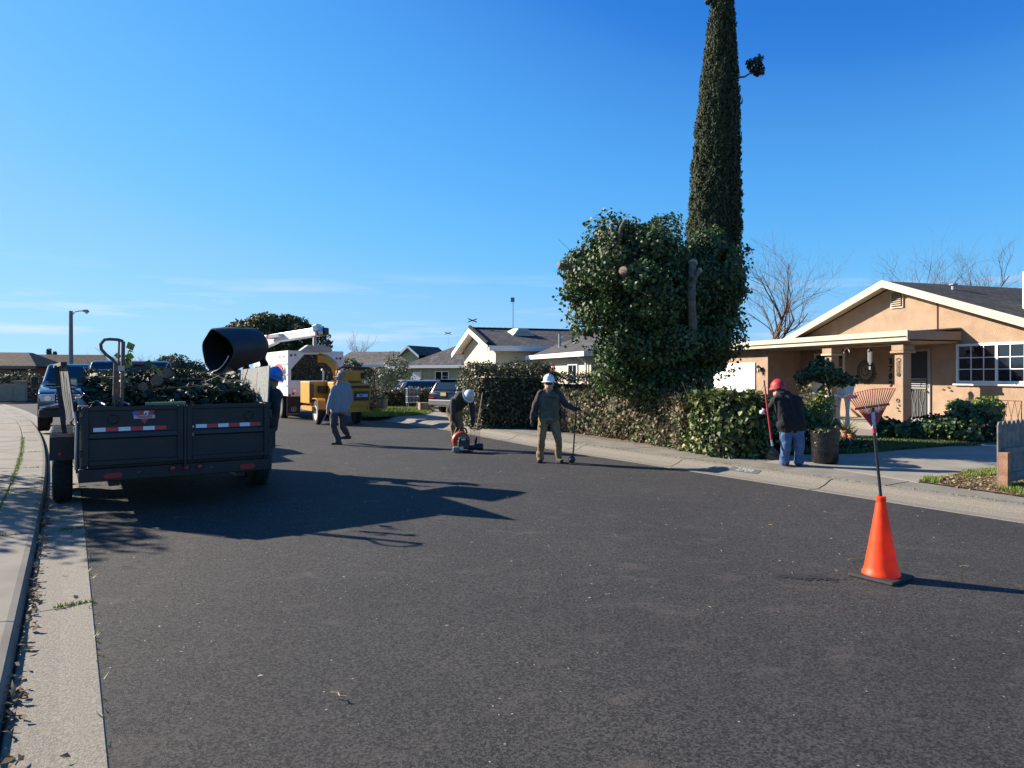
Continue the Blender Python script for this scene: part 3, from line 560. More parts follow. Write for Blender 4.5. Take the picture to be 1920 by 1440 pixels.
# ---- green house
GST = mat('green_stucco', (.27, .29, .17), .95, (.33, .35, .21), 3, .008, 40); SH_G = shingle('grey_tile', (.060, .055, .055), (.12, .11, .108), 3.0, 2.6)
o = at(770, 702, 55); gh = thing('green_house', 'pale green stucco house with grey tile hip roof and white trim', 'house', (o.x, 55, 0), math.radians(-27))
MB().box(0, 0, 0, 7.5, 9, 2.42).build('wall', GST, gh)
MB().box(-2.4, 1.6, 0, -.003, 9, 2.42).build('entry_wall', GST, gh)
rr_ = lambda *q: roof_slab('roof', q, .08, SH_G, gh)
rr_((-.5, -.6, 2.45), (8, -.6, 2.45), (8, 4.5, 4.9), (4.0, 4.5, 4.9)); rr_((-.5, 9.5, 2.45), (-.5, -.6, 2.45), (4.0, 4.5, 4.9), (4.0, 5.2, 4.9))
rr_((-3.4, 1.0, 2.42), (-.3, 1.0, 2.42), (-.3, 4.2, 3.7), (-3.4, 4.2, 3.7))
MB().box(-.52, -.66, 2.25, 8, -.605, 2.47).build('fascia', TRW, gh); MB().box(-.56, -.66, 2.25, -.525, 9, 2.47).build('fascia', TRW, gh); MB().box(-3.42, .94, 2.22, -.53, .995, 2.44).build('fascia', TRW, gh)
sg = lambda x: 4.15 - .75 * abs(x + .95)
roof_slab('roof', [(-2.05, .9, sg(-2.05)), (-2.05, 5.5, sg(-2.05)), (-.95, 5.5, 4.15), (-.95, .9, 4.15)], .07, SH_G, gh); roof_slab('roof', [(.15, .9, sg(.15)), (.15, 5.5, sg(.15)), (-.95, 5.5, 4.15), (-.95, .9, 4.15)], .07, SH_G, gh)
for xa in (-2.07, .17): MB().prism([(xa, sg(xa) - .2), (xa, sg(xa)), (-.95, 4.15), (-.95, 3.95)], 'y', .84, .895).build('rake_board', TRW, gh)
MB().prism([(-1.8, 2.45), (-.1, 2.45), (-.1, 3.4), (-.95, 4.0), (-1.8, 3.4)], 'y', 1.3, 1.35).build('dormer_wall', GST, gh)
wg = MB(); x0, x1, z0, z1 = 2.35, 3.65, .82, 2.02
for bxs in ((x0, z0, x1, z0 + .07), (x0, z1 - .07, x1, z1), (x0, z0 + .07, x0 + .07, z1 - .07), (x1 - .07, z0 + .07, x1, z1 - .07), ((x0 + x1) / 2 - .04, z0 + .07, (x0 + x1) / 2 + .04, z1 - .07)): wg.box(bxs[0], -.05, bxs[1], bxs[2], .01, bxs[3])
wf = wg.build('window', WHT, gh); MB().box(x0 + .07, -.02, z0 + .07, x1 - .07, -.01, z1 - .07).build('pane', GLASS, wf)
for k in (1, 2): MB().box((x0 + x1) / 2 + .04, -.035, z0 + .07 + k * .35, x1 - .07, -.022, z0 + .09 + k * .35).build('muntin', WHT, wf)
gd = MB().box(-.02 + .05, -.05, 0, .95, -.003, 1.95).build('garage_door', WHT, gh); MB().box(.95, -.08, 0, 1.08, -.003, 2.08).build('door_frame', mat('pale_yellow_trim', (.62, .58, .36), .7), gh)
MB().box(3.5, 6, 4.6, 4.8, 7, 5.15).build('roof_cooler_box', mat('cooler_paint', (.55, .56, .56), .5), gh)
MB().box(-2.2, 1.53, .3, -1.6, 1.59, 2.1).build('entry_door', mat('door_dark', (.06, .07, .08), .6), gh)
# ---- blue-grey house
BST = mat('blue_siding', (.10, .12, .17), .9, (.12, .145, .20), 3); SH_B = shingle('brown_grey_shingle', (.09, .08, .075), (.15, .135, .125), 3, 3)
o = at(655, 702, 64); bh = thing('blue_house', 'blue grey house with low shingle roof and white porch columns', 'house', (o.x, 64, 0), math.radians(-14))
MB().box(-3, 3, 0, 9, 12, 2.3).build('wall', BST, bh); roof_slab('roof', [(-4, 2.2, 2.3), (10, 2.2, 2.3), (10, 8, 4.15), (-4, 8, 4.15)], .1, SH_B, bh)
MB().box(-4, 2.1, 2.12, 10, 2.19, 2.32).build('fascia', TRW, bh); roof_slab('porch_roof', [(.6, -.2, 2.55), (5.2, -.2, 2.55), (5.2, 3, 3.0), (.6, 3, 3.0)], .1, SH_B, bh)
MB().box(.9, -.3, 2.42, 5.2, -.21, 2.64).build('fascia', TRW, bh)
for sx in (-1, 1): MB().prism([(.75 + sx * .85, 2.35), (.75 + sx * .85, 2.52), (.75, 3.15), (.75, 2.95)], 'y', -.35, -.27).build('rake_board', TRW, bh)
for x in (.55, 1.75): MB().box(x - .16, -.25, 0, x + .16, .1, 2.42).build('porch_column', TRW, bh); 
# ---- far-left brown roofed house, low wall
SH_R = shingle('brown_shingle', (.075, .05, .036), (.12, .082, .058), 3, 3)
o = at(66, 702, 46); lh = thing('brick_house', 'low red brick house with brown gable roof beyond the left pavement', 'house', (o.x, 46, 0), math.radians(20))
MB().box(-14, 0, 0, -.6, 8, 2.35).build('wall', mat('red_brick', (.25, .085, .06), .9, (.30, .11, .08), 9), lh)
roof_slab('roof', [(-16, -.9, 2.3), (.3, -.9, 2.3), (-1.2, 3, 3.3), (-16, 3, 3.3)], .1, SH_R, lh); roof_slab('roof', [(.3, 8, 2.3), (.3, -.9, 2.3), (-1.2, 3, 3.3), (-1.2, 4, 3.3)], .1, SH_R, lh)
MB().box(-16, -.96, 2.12, .3, -.905, 2.32).build('fascia', mat('brown_trim', (.2, .13, .09), .7), lh); MB().box(-4.2, -.05, .9, -3.2, -.003, 1.9).build('window', WHT, lh); MB().box(-2.6, -.06, 0, -1.6, -.003, 2.0).build('porch_door', mat('door_grey', (.13, .14, .16), .7), lh)
o = at(120, 702, 75); l2 = thing('distant_house', 'distant house with plain brown roof beyond the brick house', 'house', (o.x, 75, 0), 0.2); MB().box(-7, 0, 0, 4, 6, 2.6).build('wall', mat('dull_tan', (.25, .2, .15), .9), l2); roof_slab('roof', [(-8, -.6, 2.5), (5, -.6, 2.5), (3, 3, 4.0), (-8, 3, 4.0)], .1, SH_R, l2)
MB().box(-3, -.05, .9, -2, -.003, 1.9).build('window', GLASS, l2)
lw = thing('garden_wall', 'low tan stucco garden wall with capped end pillar', 'wall', G(38, 752, .12), math.radians(20))
MB().box(-6, -.1, 0, -.25, .1, 1.05).build('wall_panel', mat('wall_tan', (.28, .21, .15), .95, (.33, .25, .18), 4), lw); pl_ = MB().box(-.249, -.25, 0, .3, .25, 1.15).build('pillar', MATS['wall_tan'], lw); MB().box(-.32, -.32, 1.151, .37, .32, 1.25).build('cap', MATS['wall_tan'], pl_)
# ---- street lamp
p = at(133, 583, 60); sl_ = thing('street_lamp', 'grey concrete street lamp with curved arm over the road', 'lamp', (p.x, p.y, 0))
MB().tube([(0, 0, 0), (0, 0, p.z)], [.20, .15], 10).build('pole', mat('lamp_concrete', (.16, .16, .15), .8, (.20, .2, .19), 5), sl_)
MB().tube([(.1, 0, p.z - .35), (.35, 0, p.z - .08), (.8, 0, p.z), (1.15, 0, p.z)], .05, 8).build('arm', CHR, sl_); hd = MB().hexa([(1.05, -.12, p.z - .08), (1.6, -.15, p.z - .10), (1.6, .15, p.z - .10), (1.05, .12, p.z - .08)], [(1.05, -.08, p.z + .1), (1.45, -.1, p.z + .12), (1.45, .1, p.z + .12), (1.05, .08, p.z + .1)]).build('lamp_head', mat('lamp_grey', (.25, .26, .27), .5), sl_, bevel=.03)
MB().lathe([(.02, -.26), (.12, -.2), (.16, -.1), (.16, -.09)], 12, (1.38, 0, p.z)).build('lens', mat('lamp_lens', (.6, .62, .62), .2), hd)
# ================================================================ hedges and trees
IVY = leafmat('ivy_dark', [(0, (.018, .038, .011)), (.5, (.042, .082, .021)), (.85, (.078, .130, .030)), (1, (.15, .20, .045))], .6)
IVY2 = leafmat('ivy_dry', [(0, (.022, .04, .012)), (.3, (.05, .09, .022)), (.55, (.11, .14, .045)), (.7, (.20, .15, .08)), (.88, (.15, .09, .05)), (1, (.28, .20, .12))], .62)
IVY3 = leafmat('ivy_yellowish', [(0, (.02, .04, .01)), (.5, (.05, .09, .02)), (.8, (.11, .15, .03)), (1, (.30, .28, .06))], .55)
HEDGE = leafmat('hedge_leaf', [(0, (.022, .03, .012)), (.5, (.05, .062, .025)), (.8, (.12, .12, .055)), (1, (.20, .16, .09))], .58)
WOODM = mat('twig_brown', (.10, .065, .04), .9, (.17, .12, .08), 20); BARK = mat('bark_grey', (.10, .08, .06), .95, (.17, .14, .11), 12, .01, 40)
CORE = mat('dark_filler', (.030, .022, .014), .95, (.055, .04, .025), 14, .03, 30)  # dark fill colour for the solid cores added inside foliage
def hedge(name, label, poly, z0, z1, n, m, size, core=True, rough=.13, twigs=400, jit=.7, dens_top=1.0):
    c = np.mean(np.array(poly), 0); root = thing(name, label, 'hedge', (c[0], c[1], z0)); L = [(x - c[0], y - c[1]) for x, y in poly]; h = z1 - z0; k = len(L)
    area = 0
    for i in range(k): area += .5 * (L[i][0] * L[(i + 1) % k][1] - L[(i + 1) % k][0] * L[i][1])
    if area < 0: L = L[::-1]
    segs = [(np.array(L[i]), np.array(L[(i + 1) % k])) for i in range(k)]; ln = [np.linalg.norm(b - a) for a, b in segs]; tot = sum(ln) * h + abs(area) * dens_top
    Ps, Ns = [], []
    for (a, b), q in zip(segs, ln):
        cnt = int(n * q * h / tot); t = RNG.random(cnt)[:, None]; xy = a + (b - a) * t; z = RNG.random(cnt) * h; d = (b - a) / q; nn = np.array([d[1], -d[0]])
        Ps.append(np.column_stack([xy, z])); Ns.append(np.tile([nn[0], nn[1], .25], (cnt, 1)))
    cnt = int(n * abs(area) * dens_top / tot); T = scatter_poly(L, cnt, h); Ps.append(T); Ns.append(np.tile([0, 0, 1.0], (cnt, 1)))
    P = np.concatenate(Ps); N = unit(np.concatenate(Ns))
    off = np.array([mnoise.noise(Vector(p) * 1.7) * 1.3 + mnoise.noise(Vector(p) * 5.0) * .6 for p in P]) * rough
    edge = np.clip((P[:, 2] - h + .35) / .35, 0, 1) ** 2; side = N[:, 2] < .6; P = P + N * (off - .20 * RNG.random(len(P)) ** 1.5)[:, None]; P[side, :2] -= (N[side, :2] * (edge[side] * .22)[:, None]); P[~side, 2] -= .0; P[:, 2] = np.maximum(P[:, 2], .01)
    leaf_obj('foliage', P, N, size, m, root, jit=jit)
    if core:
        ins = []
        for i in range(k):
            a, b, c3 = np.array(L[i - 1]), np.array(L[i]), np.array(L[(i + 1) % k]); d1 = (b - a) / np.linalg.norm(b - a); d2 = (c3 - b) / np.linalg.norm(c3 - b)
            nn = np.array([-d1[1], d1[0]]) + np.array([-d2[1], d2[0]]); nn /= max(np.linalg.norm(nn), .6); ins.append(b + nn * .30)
        mb = MB(); mb.hexa([(x, y, .0) for x, y in ins], [(x, y, h * .80) for x, y in ins]); mb.build('filler_core', CORE, root)  # solid dark block added so the hedge is not see-through
    if twigs:
        idx = RNG.integers(0, len(P), twigs); A = P[idx] - N[idx] * .08; B = A + N[idx] * RNG.uniform(.08, .2, (twigs, 1)) + RNG.normal(0, .12, (twigs, 3)); B[:, 2] = np.maximum(B[:, 2], .01); tag(stick_obj('twigs', A, B, .005, WOODM, root), kind='stuff')
    return root
hedge('driveway_hedge', 'tall clipped hedge between the neighbour driveway and the pavement', [(-1.05, 20.4), (.9, 20.55), (1.35, 21.2), (.9, 25), (-1.5, 24.2), (-1.65, 21.6)], .12, 2.02, 16000, HEDGE, .08, twigs=700, rough=.26)
hedge('back_hedge', 'dark trimmed hedge behind the ivy covered fence', [(.9, 21.0), (3.4, 19.8), (3.6, 20.9), (1.2, 22.3)], .12, 1.78, 6000, HEDGE, .065, twigs=200)
hb = hedge('ivy_fence', 'brownish ivy overgrown fence full of dead stems along the pavement', [tuple(G(u, v, .12).xy) for u, v in ((1040, 806), (1120, 817), (1210, 832), (1283, 846))] + [(4.55, 15.6), (3.2, 17.4), (1.6, 19.9)], .12, 1.30, 8500, IVY2, .085, twigs=2600, rough=.16)
hc = hedge('ivy_hedge', 'glossy green ivy hedge with yellowing leaves beside the pruned tree', [tuple(G(u, v, .12).xy) for u, v in ((1290, 848), (1345, 858), (1415, 862), (1440, 858))] + [(5.4, 14.1), (4.6, 15.4), (4.0, 15.6)], .12, 1.34, 7500, IVY3, .105, twigs=500, rough=.15)
# ivy-smothered pruned tree
it = thing('ivy_tree', 'pollarded street tree smothered in dark ivy with sawn limb ends', 'tree', (3.95, 16.6, .12)); Zt = .12
def L_(u, v, Y): q = at(u, v, Y); return (q.x - 3.95, q.y - 16.6, q.z - Zt)
ells = [(L_(1175, 520, 16.3), (1.25, 1.2, 1.25)), (L_(1120, 520, 16.6), (.85, .9, .75)), (L_(1215, 470, 16.5), (.95, 1.0, .75)), (L_(1290, 545, 16.7), (1.15, 1.1, 1.2)), (L_(1345, 540, 16.9), (.75, .9, 1.25)), (L_(1245, 635, 16.2), (1.32, 1.05, 1.05)), (L_(1180, 640, 16.2), (.85, .9, .9)), (L_(1318, 640, 16.5), (.85, .9, .85)), (L_(1150, 470, 16.6), (.7, .8, .65)), (L_(1330, 470, 16.8), (.6, .7, .55)), (L_(1215, 720, 16.4), (.75, .6, .55)), (L_(1085, 505, 16.8), (.40, .5, .42)), (L_(1125, 585, 16.4), (.6, .7, .6)), (L_(1150, 690, 16.3), (.6, .7, .6)), (L_(1268, 700, 16.2), (.85, .7, .55)), (L_(1225, 560, 15.9), (1.1, .9, 1.0))]
P, N = blob_points(ells, 38000, .42, .44, 1.9); leaf_obj('crown', P, N, .088, IVY, it, jit=.65, droop=.6)
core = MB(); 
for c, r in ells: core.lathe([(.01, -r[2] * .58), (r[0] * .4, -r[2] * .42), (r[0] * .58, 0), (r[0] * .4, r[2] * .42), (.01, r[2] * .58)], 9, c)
core.build('solid_core', CORE, it)  # solid dark blobs added behind the leaves, not separate stems
tr_ = [L_(1255, 842, 16.4), L_(1250, 780, 16.4), L_(1245, 720, 16.4), L_(1240, 640, 16.5)]; tr_[0] = (tr_[0][0], tr_[0][1], 0)
MB().tube(tr_, [.24, .19, .17, .16], 10).build('trunk', BARK, it)
for pts, r in (([L_(1300, 640, 15.5), L_(1297, 560, 15.2), L_(1299, 492, 15.25)], .085), ([L_(1240, 620, 16.2), L_(1185, 545, 15.7), L_(1168, 507, 15.15)], .085), ([L_(1190, 560, 16.4), L_(1150, 450, 15.6), L_(1146, 420, 15.6)], .042), ([L_(1170, 560, 16.4), L_(1090, 510, 16.1), L_(1049, 496, 16.0)], .055), ([L_(1297, 540, 15.2), L_(1305, 520, 15.15), L_(1312, 506, 15.1)], .045), ([L_(1160, 450, 15.6), L_(1165, 425, 15.45), L_(1172, 413, 15.5)], .04)):
    lb = MB().tube(pts, [r * 1.2, r * 1.05, r], 9).build('limb', BARK, it); a = Vector(pts[-1]); d = (a - Vector(pts[-2])).normalized(); q = d.lerp(Vector((-.45, -.85, .25)).normalized(), .85).normalized()
    MB().lathe([(.0, .012), (r * .45, .014), (r * 1.12, .010), (r * 1.15, -.05), (r, -.06)], 12).xf(Matrix.Translation(a) @ q.to_track_quat('Z', 'Y').to_matrix().to_4x4()).build('sawn_end', mat('sawn_wood', (.42, .33, .22), .9, (.30, .22, .13), 30), lb)
n = 150; A = P[RNG.integers(0, len(P), n)]; B = A + RNG.normal(0, .28, (n, 3)) + np.array([0, -.1, 0]); tag(stick_obj('twigs', A, B, .006, WOODM, it), kind='stuff')
n = 260; vin = []
for (u, v, L) in ((1060, 530, 60), (1085, 600, 55), (1110, 620, 40), (1330, 780, 30), (1100, 560, 60), (1075, 560, 40)):
    for k in range(34): vin.append(Vector(L_(u + random.gauss(0, 9), v + random.random() * L, 16.3)))
vin = np.array([tuple(x) for x in vin]); tag(leaf_obj('trailing_shoots', vin, RNG.normal(0, 1, vin.shape), .10, IVY, it, jit=.6), kind='stuff')
# Italian cypress
CYP = leafmat('cypress_spray', [(0, (.016, .026, .010)), (.6, (.036, .052, .018)), (.93, (.062, .078, .028)), (1, (.10, .09, .042))], .8)
cb = at(1322, 702, 19.0); cy = thing('cypress_tree', 'very tall narrow dark Italian cypress rising behind the ivy tree', 'tree', (cb.x, 19.0, .12)); HC = 16.6
def cyr(z): f = z / HC; return np.interp(f, [0, .1, .22, .34, .55, .645, .735, .85, 1.0], [.30, .42, .70, .73, .55, .42, .28, .14, .02])
n = 95000; z = 1.7 + (HC - 1.7) * (1 - np.sqrt(1 - RNG.random(n) * .985)); a = RNG.uniform(0, 6.283, n)
rad = cyr(z) * (1 + np.array([.12 * mnoise.noise(Vector((2.3 * math.cos(t), 2.3 * math.sin(t), q * 1.7))) + .14 * mnoise.noise(Vector((5 * math.cos(t), 5 * math.sin(t), q * 4.5))) for t, q in zip(a, z)])) * (1 - .2 * RNG.random(n) ** 2)
lean = np.interp(z, [0, 3, 5.6, 12.2, 16.6], [0, .15, .25, .49, .6]); P = np.column_stack([rad * np.cos(a) + lean, rad * np.sin(a), z]); N = np.column_stack([np.cos(a), np.sin(a), np.full(n, .15)])
V, F = leaves(P, N, .078, jit=.45, droop=-1.2, aspect=.26, fold=.1); obj('crown', np_mesh('crown', V, F), CYP, cy)
MB().lathe([(cyr(q) * .80, q) for q in np.linspace(1.8, HC * .985, 40)], 14).xf(Matrix(((1, 0, .036, .05), (0, 1, 0, 0), (0, 0, 1, 0), (0, 0, 0, 1)))).build('solid_core', CORE, cy)  # solid dark spindle added to fill the crown behind its sprays
MB().tube([(0, 0, 0), (.04, 0, .8), (.10, 0, 2.2), (.18, 0, 4)], [.22, .18, .16, .12], 9).build('trunk', BARK, cy)
def cyl_(u, v): q = at(u, v, 18.9); return Vector((q.x - cb.x, -.1, q.z - .12))
br_ = MB().tube([cyl_(1374, 146), cyl_(1396, 144), cyl_(1412, 134), cyl_(1420, 122)], [.03, .025, .02, .012], 6).build('side_branch', WOODM, cy)
P, N = blob_points([(tuple(cyl_(1416, 122)), (.20, .2, .22)), (tuple(cyl_(1424, 130)), (.13, .16, .18))], 700, .6, .5, 5); leaf_obj('branch_spray', P, N, .07, CYP, br_, jit=.7)
b2 = MB().tube([cyl_(1344, 8), cyl_(1334, 4), cyl_(1329, 1)], .015, 5).build('side_branch', WOODM, cy)
P = np.array([tuple(cyl_(1329 + random.gauss(0, 3), 3 + random.gauss(0, 4))) for _ in range(90)]); leaf_obj('branch_spray', P, RNG.normal(0, 1, P.shape), .06, CYP, b2)
# bare trees
BARE = mat('bare_twig', (.085, .055, .038), .9, (.13, .09, .065), 6)
def bare(name, label, u, Y, h, r, seed, m=BARE, ground=.12, levels=5, spread=.62, first=.30, group=None, kids=(3, 4), up=.5):
    q = at(u, 702, Y); t = thing(name, label, 'tree', (q.x, Y, ground), 0, group); mb, tips = branch_tree((0, 0, 0), h, r, seed, levels, spread, kids, up, .70, .22, first); mb.build('branches', m, t)
    MB().tube([(0, 0, -.05), (0, 0, h * .12)], [r * 1.25, r * 1.02], 10).build('trunk', m, t); return t
bare('bare_tree', 'leafless spreading tree between the cypress and the tan house', 1425, 29, 7.0, .20, 21, levels=5, spread=.80, first=.28, kids=(4, 4))
bare('bare_tree', 'leafless tree behind the ridge of the tan house roof', 1775, 40, 9.4, .26, 8, levels=5, spread=.8, kids=(4, 4))
bare('bare_tree', 'slim leafless tree left of the tan house ridge', 1690, 46, 9.4, .15, 14, levels=4, spread=.5, kids=(3, 4))
bare('bare_tree', 'leafless twiggy tree behind the blue house roof', 672, 78, 6.6, .2, 5, levels=5, spread=.5, kids=(3, 4))
for k, (u, Y, h, s) in enumerate(((178, 95, 5.2, 3), (235, 100, 5.6, 4), (262, 90, 4.4, 9), (205, 105, 5.4, 10))): bare('far_bare_tree', 'hazy leafless tree far beyond the parked trucks', u, Y, h, .15, s, levels=4, group='far leafless trees', kids=(4, 5), spread=.7)
# leafy background trees
OAK = leafmat('olive_leaf', [(0, (.018, .028, .008)), (.5, (.045, .06, .016)), (.85, (.09, .10, .03)), (1, (.14, .14, .05))], .6)
def leafy(name, label, ells, n, size, m, base, rough=.25, depth=.35, trunk=.2, nscale=1.0, jit=.6):
    t = thing(name, label, 'tree', base); e2 = [((c[0] - base[0], c[1] - base[1], c[2] - base[2]), r) for c, r in ells]
    P, N = blob_points(e2, n, depth, rough, nscale); leaf_obj('crown', P, N, size, m, t, jit=jit)
    top = e2[0][0]; MB().tube([(0, 0, 0), (top[0] * .3, top[1] * .3, top[2] * .5), (top[0] * .8, top[1] * .8, top[2])], [trunk, trunk * .8, trunk * .4], 8).build('trunk', BARK, t)
    mb = MB(); rr2 = random.Random(3)
    for c, r in e2: mb.tube([(top[0] * .5, top[1] * .5, top[2] * .6), ((c[0] + top[0]) / 2, (c[1] + top[1]) / 2, (c[2] + top[2]) / 2 - .2), (c[0], c[1], c[2] + r[2] * .5)], [trunk * .5, trunk * .3, trunk * .1], 5)
    mb.build('limbs', BARK, t); return t
def E(u, v, Y, rx, rz): q = at(u, v, Y); return ((q.x, q.y, q.z), (rx, rx, rz))
Yb = 62
leafy('evergreen_tree', 'broad dark green tree behind the white bucket truck', [E(510, 638, Yb, 2.8, 2.1), E(462, 645, Yb, 2.2, 1.7), E(550, 636, Yb, 2.1, 1.8), E(582, 642, Yb, 1.5, 1.5), E(495, 614, Yb, 1.7, 1.2), E(532, 612, Yb, 1.7, 1.1), E(450, 620, Yb, 1.3, .9), E(560, 660, Yb, 2, 1.2)], 15000, .26, OAK, tuple(at(515, 702, Yb).xy) + (.1,), .3, .3)
leafy('distant_tree', 'rounded dark tree seen over the brush load of the trailer', [E(322, 690, 70, 1.9, 1.3), E(345, 700, 70, 2.0, 1.1), E(300, 705, 70, 1.4, .8), E(365, 702, 70, 1.2, .8)], 5000, .26, leafmat('hazy_green', [(0, (.03, .045, .02)), (1, (.09, .11, .06))], .7), tuple(at(322, 702, 70).xy) + (.1,), .35, .4)
leafy('distant_shrub', 'small light green tree just right of the trailer load', [E(425, 690, 66, 1.0, .8), E(412, 696, 66, .8, .6)], 1500, .22, MATS['hazy_green'], tuple(at(425, 702, 66).xy) + (.1,), .35, .4)
for (u, v, lab) in ((92, 655, 'conical distant conifer beyond the brown roofs'), (103, 660, 'shorter ragged distant conifer beside its taller twin')):
    q = at(u, 702, 110); t = thing('distant_conifer', lab, 'tree', (q.x, 110, 0)); H_ = at(u, v, 110).z; pts = []; nn = []
    for k in range(900): z = H_ * (.3 + .7 * random.random()); rr3 = 1.25 * (1 - (z / H_)) * (1.2 if int(z * 1.6) % 2 else .6) + .08; a = random.uniform(0, 6.28); pts.append((rr3 * math.cos(a) * random.random() ** .4, rr3 * math.sin(a), z)); nn.append((math.cos(a), math.sin(a), .2))
    leaf_obj('crown', pts, nn, .32, mat('conifer_hazy', (.05, .07, .06), .8, (.09, .11, .10), 3), t); MB().tube([(0, 0, 0), (0, 0, H_)], [.2, .03], 6).build('trunk', BARK, t)
# street tree just outside the frame on the left: its twigs reach in and its shade dapples the kerb and the trailer
st = thing('street_tree', 'leafy street tree behind the left pavement, twig tips reaching into view', 'tree', (-12.3, 12.5, .12))
mb, tips = branch_tree((0, 0, 0), 4.9, .15, 33, 4, .75, (3, 4), .4, .7, .22, .33); mb.build('limbs', BARK, st); MB().tube([(0, 0, -.02), (0, 0, .8)], [.21, .175], 10).build('trunk', BARK, st)
P = np.concatenate([np.array([tuple(t[0])]) + RNG.normal(0, .22, (26, 3)) for t in tips]); print('street tree leaves', len(P)); leaf_obj('crown', P, RNG.normal(0, 1, P.shape), .12, IVY, st, jit=.5)
# shrubs
def shrub(name, label, ells, n, size, m, base, group=None, depth=.5, jit=.7, cat='shrub', stems=True):
    t = thing(name, label, cat, base, 0, group); e2 = [((c[0] - base[0], c[1] - base[1], c[2] - base[2]), r) for c, r in ells]; P, N = blob_points(e2, n, depth, .3, 2.0); P[:, 2] = np.maximum(P[:, 2], .01); leaf_obj('foliage', P, N, size, m, t, jit=jit)
    if stems:
        mb = MB()
        for k in range(9): c, r = e2[k % len(e2)]; d = RNG.normal(0, .5, 3); mb.tube([(c[0] * .2, c[1] * .2, 0), (c[0] * .6 + d[0] * r[0] * .3, c[1] * .6, c[2] * .6), (c[0] + d[0] * r[0], c[1] + d[1] * r[1], c[2] + abs(d[2]) * r[2] * .6)], [.02, .014, .006], 5)
        mb.build('stems', WOODM, t)
    return t
FRNT = leafmat('garden_leaf', [(0, (.016, .035, .012)), (.6, (.04, .08, .022)), (.9, (.10, .15, .04)), (1, (.2, .22, .07))], .4)
SUNY = leafmat('aeonium_leaf', [(0, (.06, .10, .02)), (.6, (.14, .20, .04)), (1, (.30, .33, .09))], .45)
b_ = G(1800, 826, .12); shrub('garden_shrub', 'broad glossy shrub bed under the front window of the tan house', [E(1750, 805, 16.6, .55, .36), E(1790, 808, 16.4, .6, .40), E(1835, 800, 16.6, .55, .45), E(1810, 785, 16.7, .42, .35), E(1720, 812, 16.8, .42, .26), E(1860, 812, 16.4, .4, .35)], 4200, .10, FRNT, tuple(b_), depth=.5)
b_ = G(1812, 815, .12); shrub('sunlit_shrub', 'pale sunlit rosette shrub against the tan wall', [E(1803, 765, 17.4, .30, .22), E(1850, 760, 17.4, .34, .22), E(1858, 775, 17.4, .25, .22)], 900, .11, SUNY, tuple(b_), depth=.5)
b_ = G(1690, 822, .12); shrub('spiky_shrub', 'low dark spiky shrub with pink flowers by the porch post', [E(1690, 812, 17.0, .38, .24), E(1668, 803, 17.1, .22, .2)], 900, .16, FRNT, tuple(b_), jit=.5)
b_ = G(1600, 848, .12); shrub('ground_ivy', 'low leafy ground cover at the lawn edge behind the black bag', [E(1590, 838, 14.9, .35, .16), E(1620, 842, 14.7, .38, .14), E(1560, 845, 14.6, .25, .16)], 1100, .09, FRNT, tuple(b_), stems=False)
b_ = G(1475, 846, .12); shrub('shady_shrub', 'dark shaded shrub mass behind the stooping worker', [E(1480, 800, 15.2, .55, .62), E(1508, 806, 15.3, .40, .45), E(1445, 810, 15.0, .35, .4)], 3200, .085, IVY, tuple(b_))
b_ = G(1530, 838, .12); shrub('variegated_shrub', 'yellow green variegated shrub beneath the round topiary', [E(1545, 765, 16.4, .26, .34), E(1530, 778, 16.4, .22, .25)], 700, .09, SUNY, tuple(b_))
tp = G(1552, 838, .12); tpt = thing('standard_tree', 'small standard tree with rounded crown standing before the porch', 'tree', tuple(tp)); 
def T_(u, v, Y=16.3): q = at(u, v, Y); return (q.x - tp.x, q.y - tp.y, q.z - .12)
P, N = blob_points([(T_(1535, 697), (.30, .34, .24)), (T_(1558, 704), (.30, .36, .22)), (T_(1512, 708), (.20, .26, .13)), (T_(1588, 712), (.22, .25, .11)), (T_(1545, 688), (.2, .2, .14))], 1500, .7, .55, 4); leaf_obj('crown', P, N, .085, FRNT, tpt); MB().tube([(0, 0, 0), T_(1554, 780), T_(1556, 740), T_(1552, 710)], [.035, .03, .028, .02], 7).build('trunk', BARK, tpt)
mb = MB()
for u in (1520, 1540, 1575, 1590): mb.tube([T_(1555, 730), T_((u + 1555) / 2, 715), T_(u, 702)], [.016, .012, .006], 5)
mb.build('limbs', BARK, tpt)
for (cx, cz, lab, n, m, s) in ((700, .9, 'feathery light green shrub in front of the green house', 2600, leafmat('olive_light', [(0, (.05, .07, .03)), (1, (.16, .19, .09))], .6), .13),):
    b_ = at(741, 702, 47); shrub('feathery_shrub', lab, [E(741, 690, 47, .95, 1.0), E(728, 715, 47, 1.1, 1.1), E(752, 705, 47, .9, 1.2), E(722, 735, 47, 1.0, .8)], n, s, m, (b_.x, 47, .1))
hedge('low_hedge', 'dark low hedge along the lawn of the green house', [tuple(at(680, 702, 33).xy), tuple(at(812, 702, 33).xy), tuple(at(812, 702, 34.5).xy), tuple(at(680, 702, 34.5).xy)], .1, 1.05, 4200, HEDGE, .10, twigs=0)
b_ = at(690, 702, 30); shrub('corner_shrub', 'round shrub between the yellow chipper and the lawn', [E(690, 742, 30, .45, .55), E(700, 755, 30, .4, .4), E(683, 760, 30, .4, .35)], 1500, .08, HEDGE, (b_.x, 30, .1))
b_ = at(655, 702, 50); shrub('hedge_tree', 'dark rounded shrub behind the bucket truck box', [E(655, 690, 50, 1.0, .7), E(672, 700, 50, 1.0, .6)], 1500, .16, IVY, (b_.x, 50, .1))
b_ = at(45, 702, 37); shrub('verge_shrub', 'reddish green shrub growing over the low garden wall', [E(20, 715, 44, 1.5, .6), E(45, 716, 44, 1.1, .65), E(62, 725, 43, .9, .8), E(5, 718, 44, 1.0, .5)], 2600, .15, HEDGE, (b_.x, 44, .1))
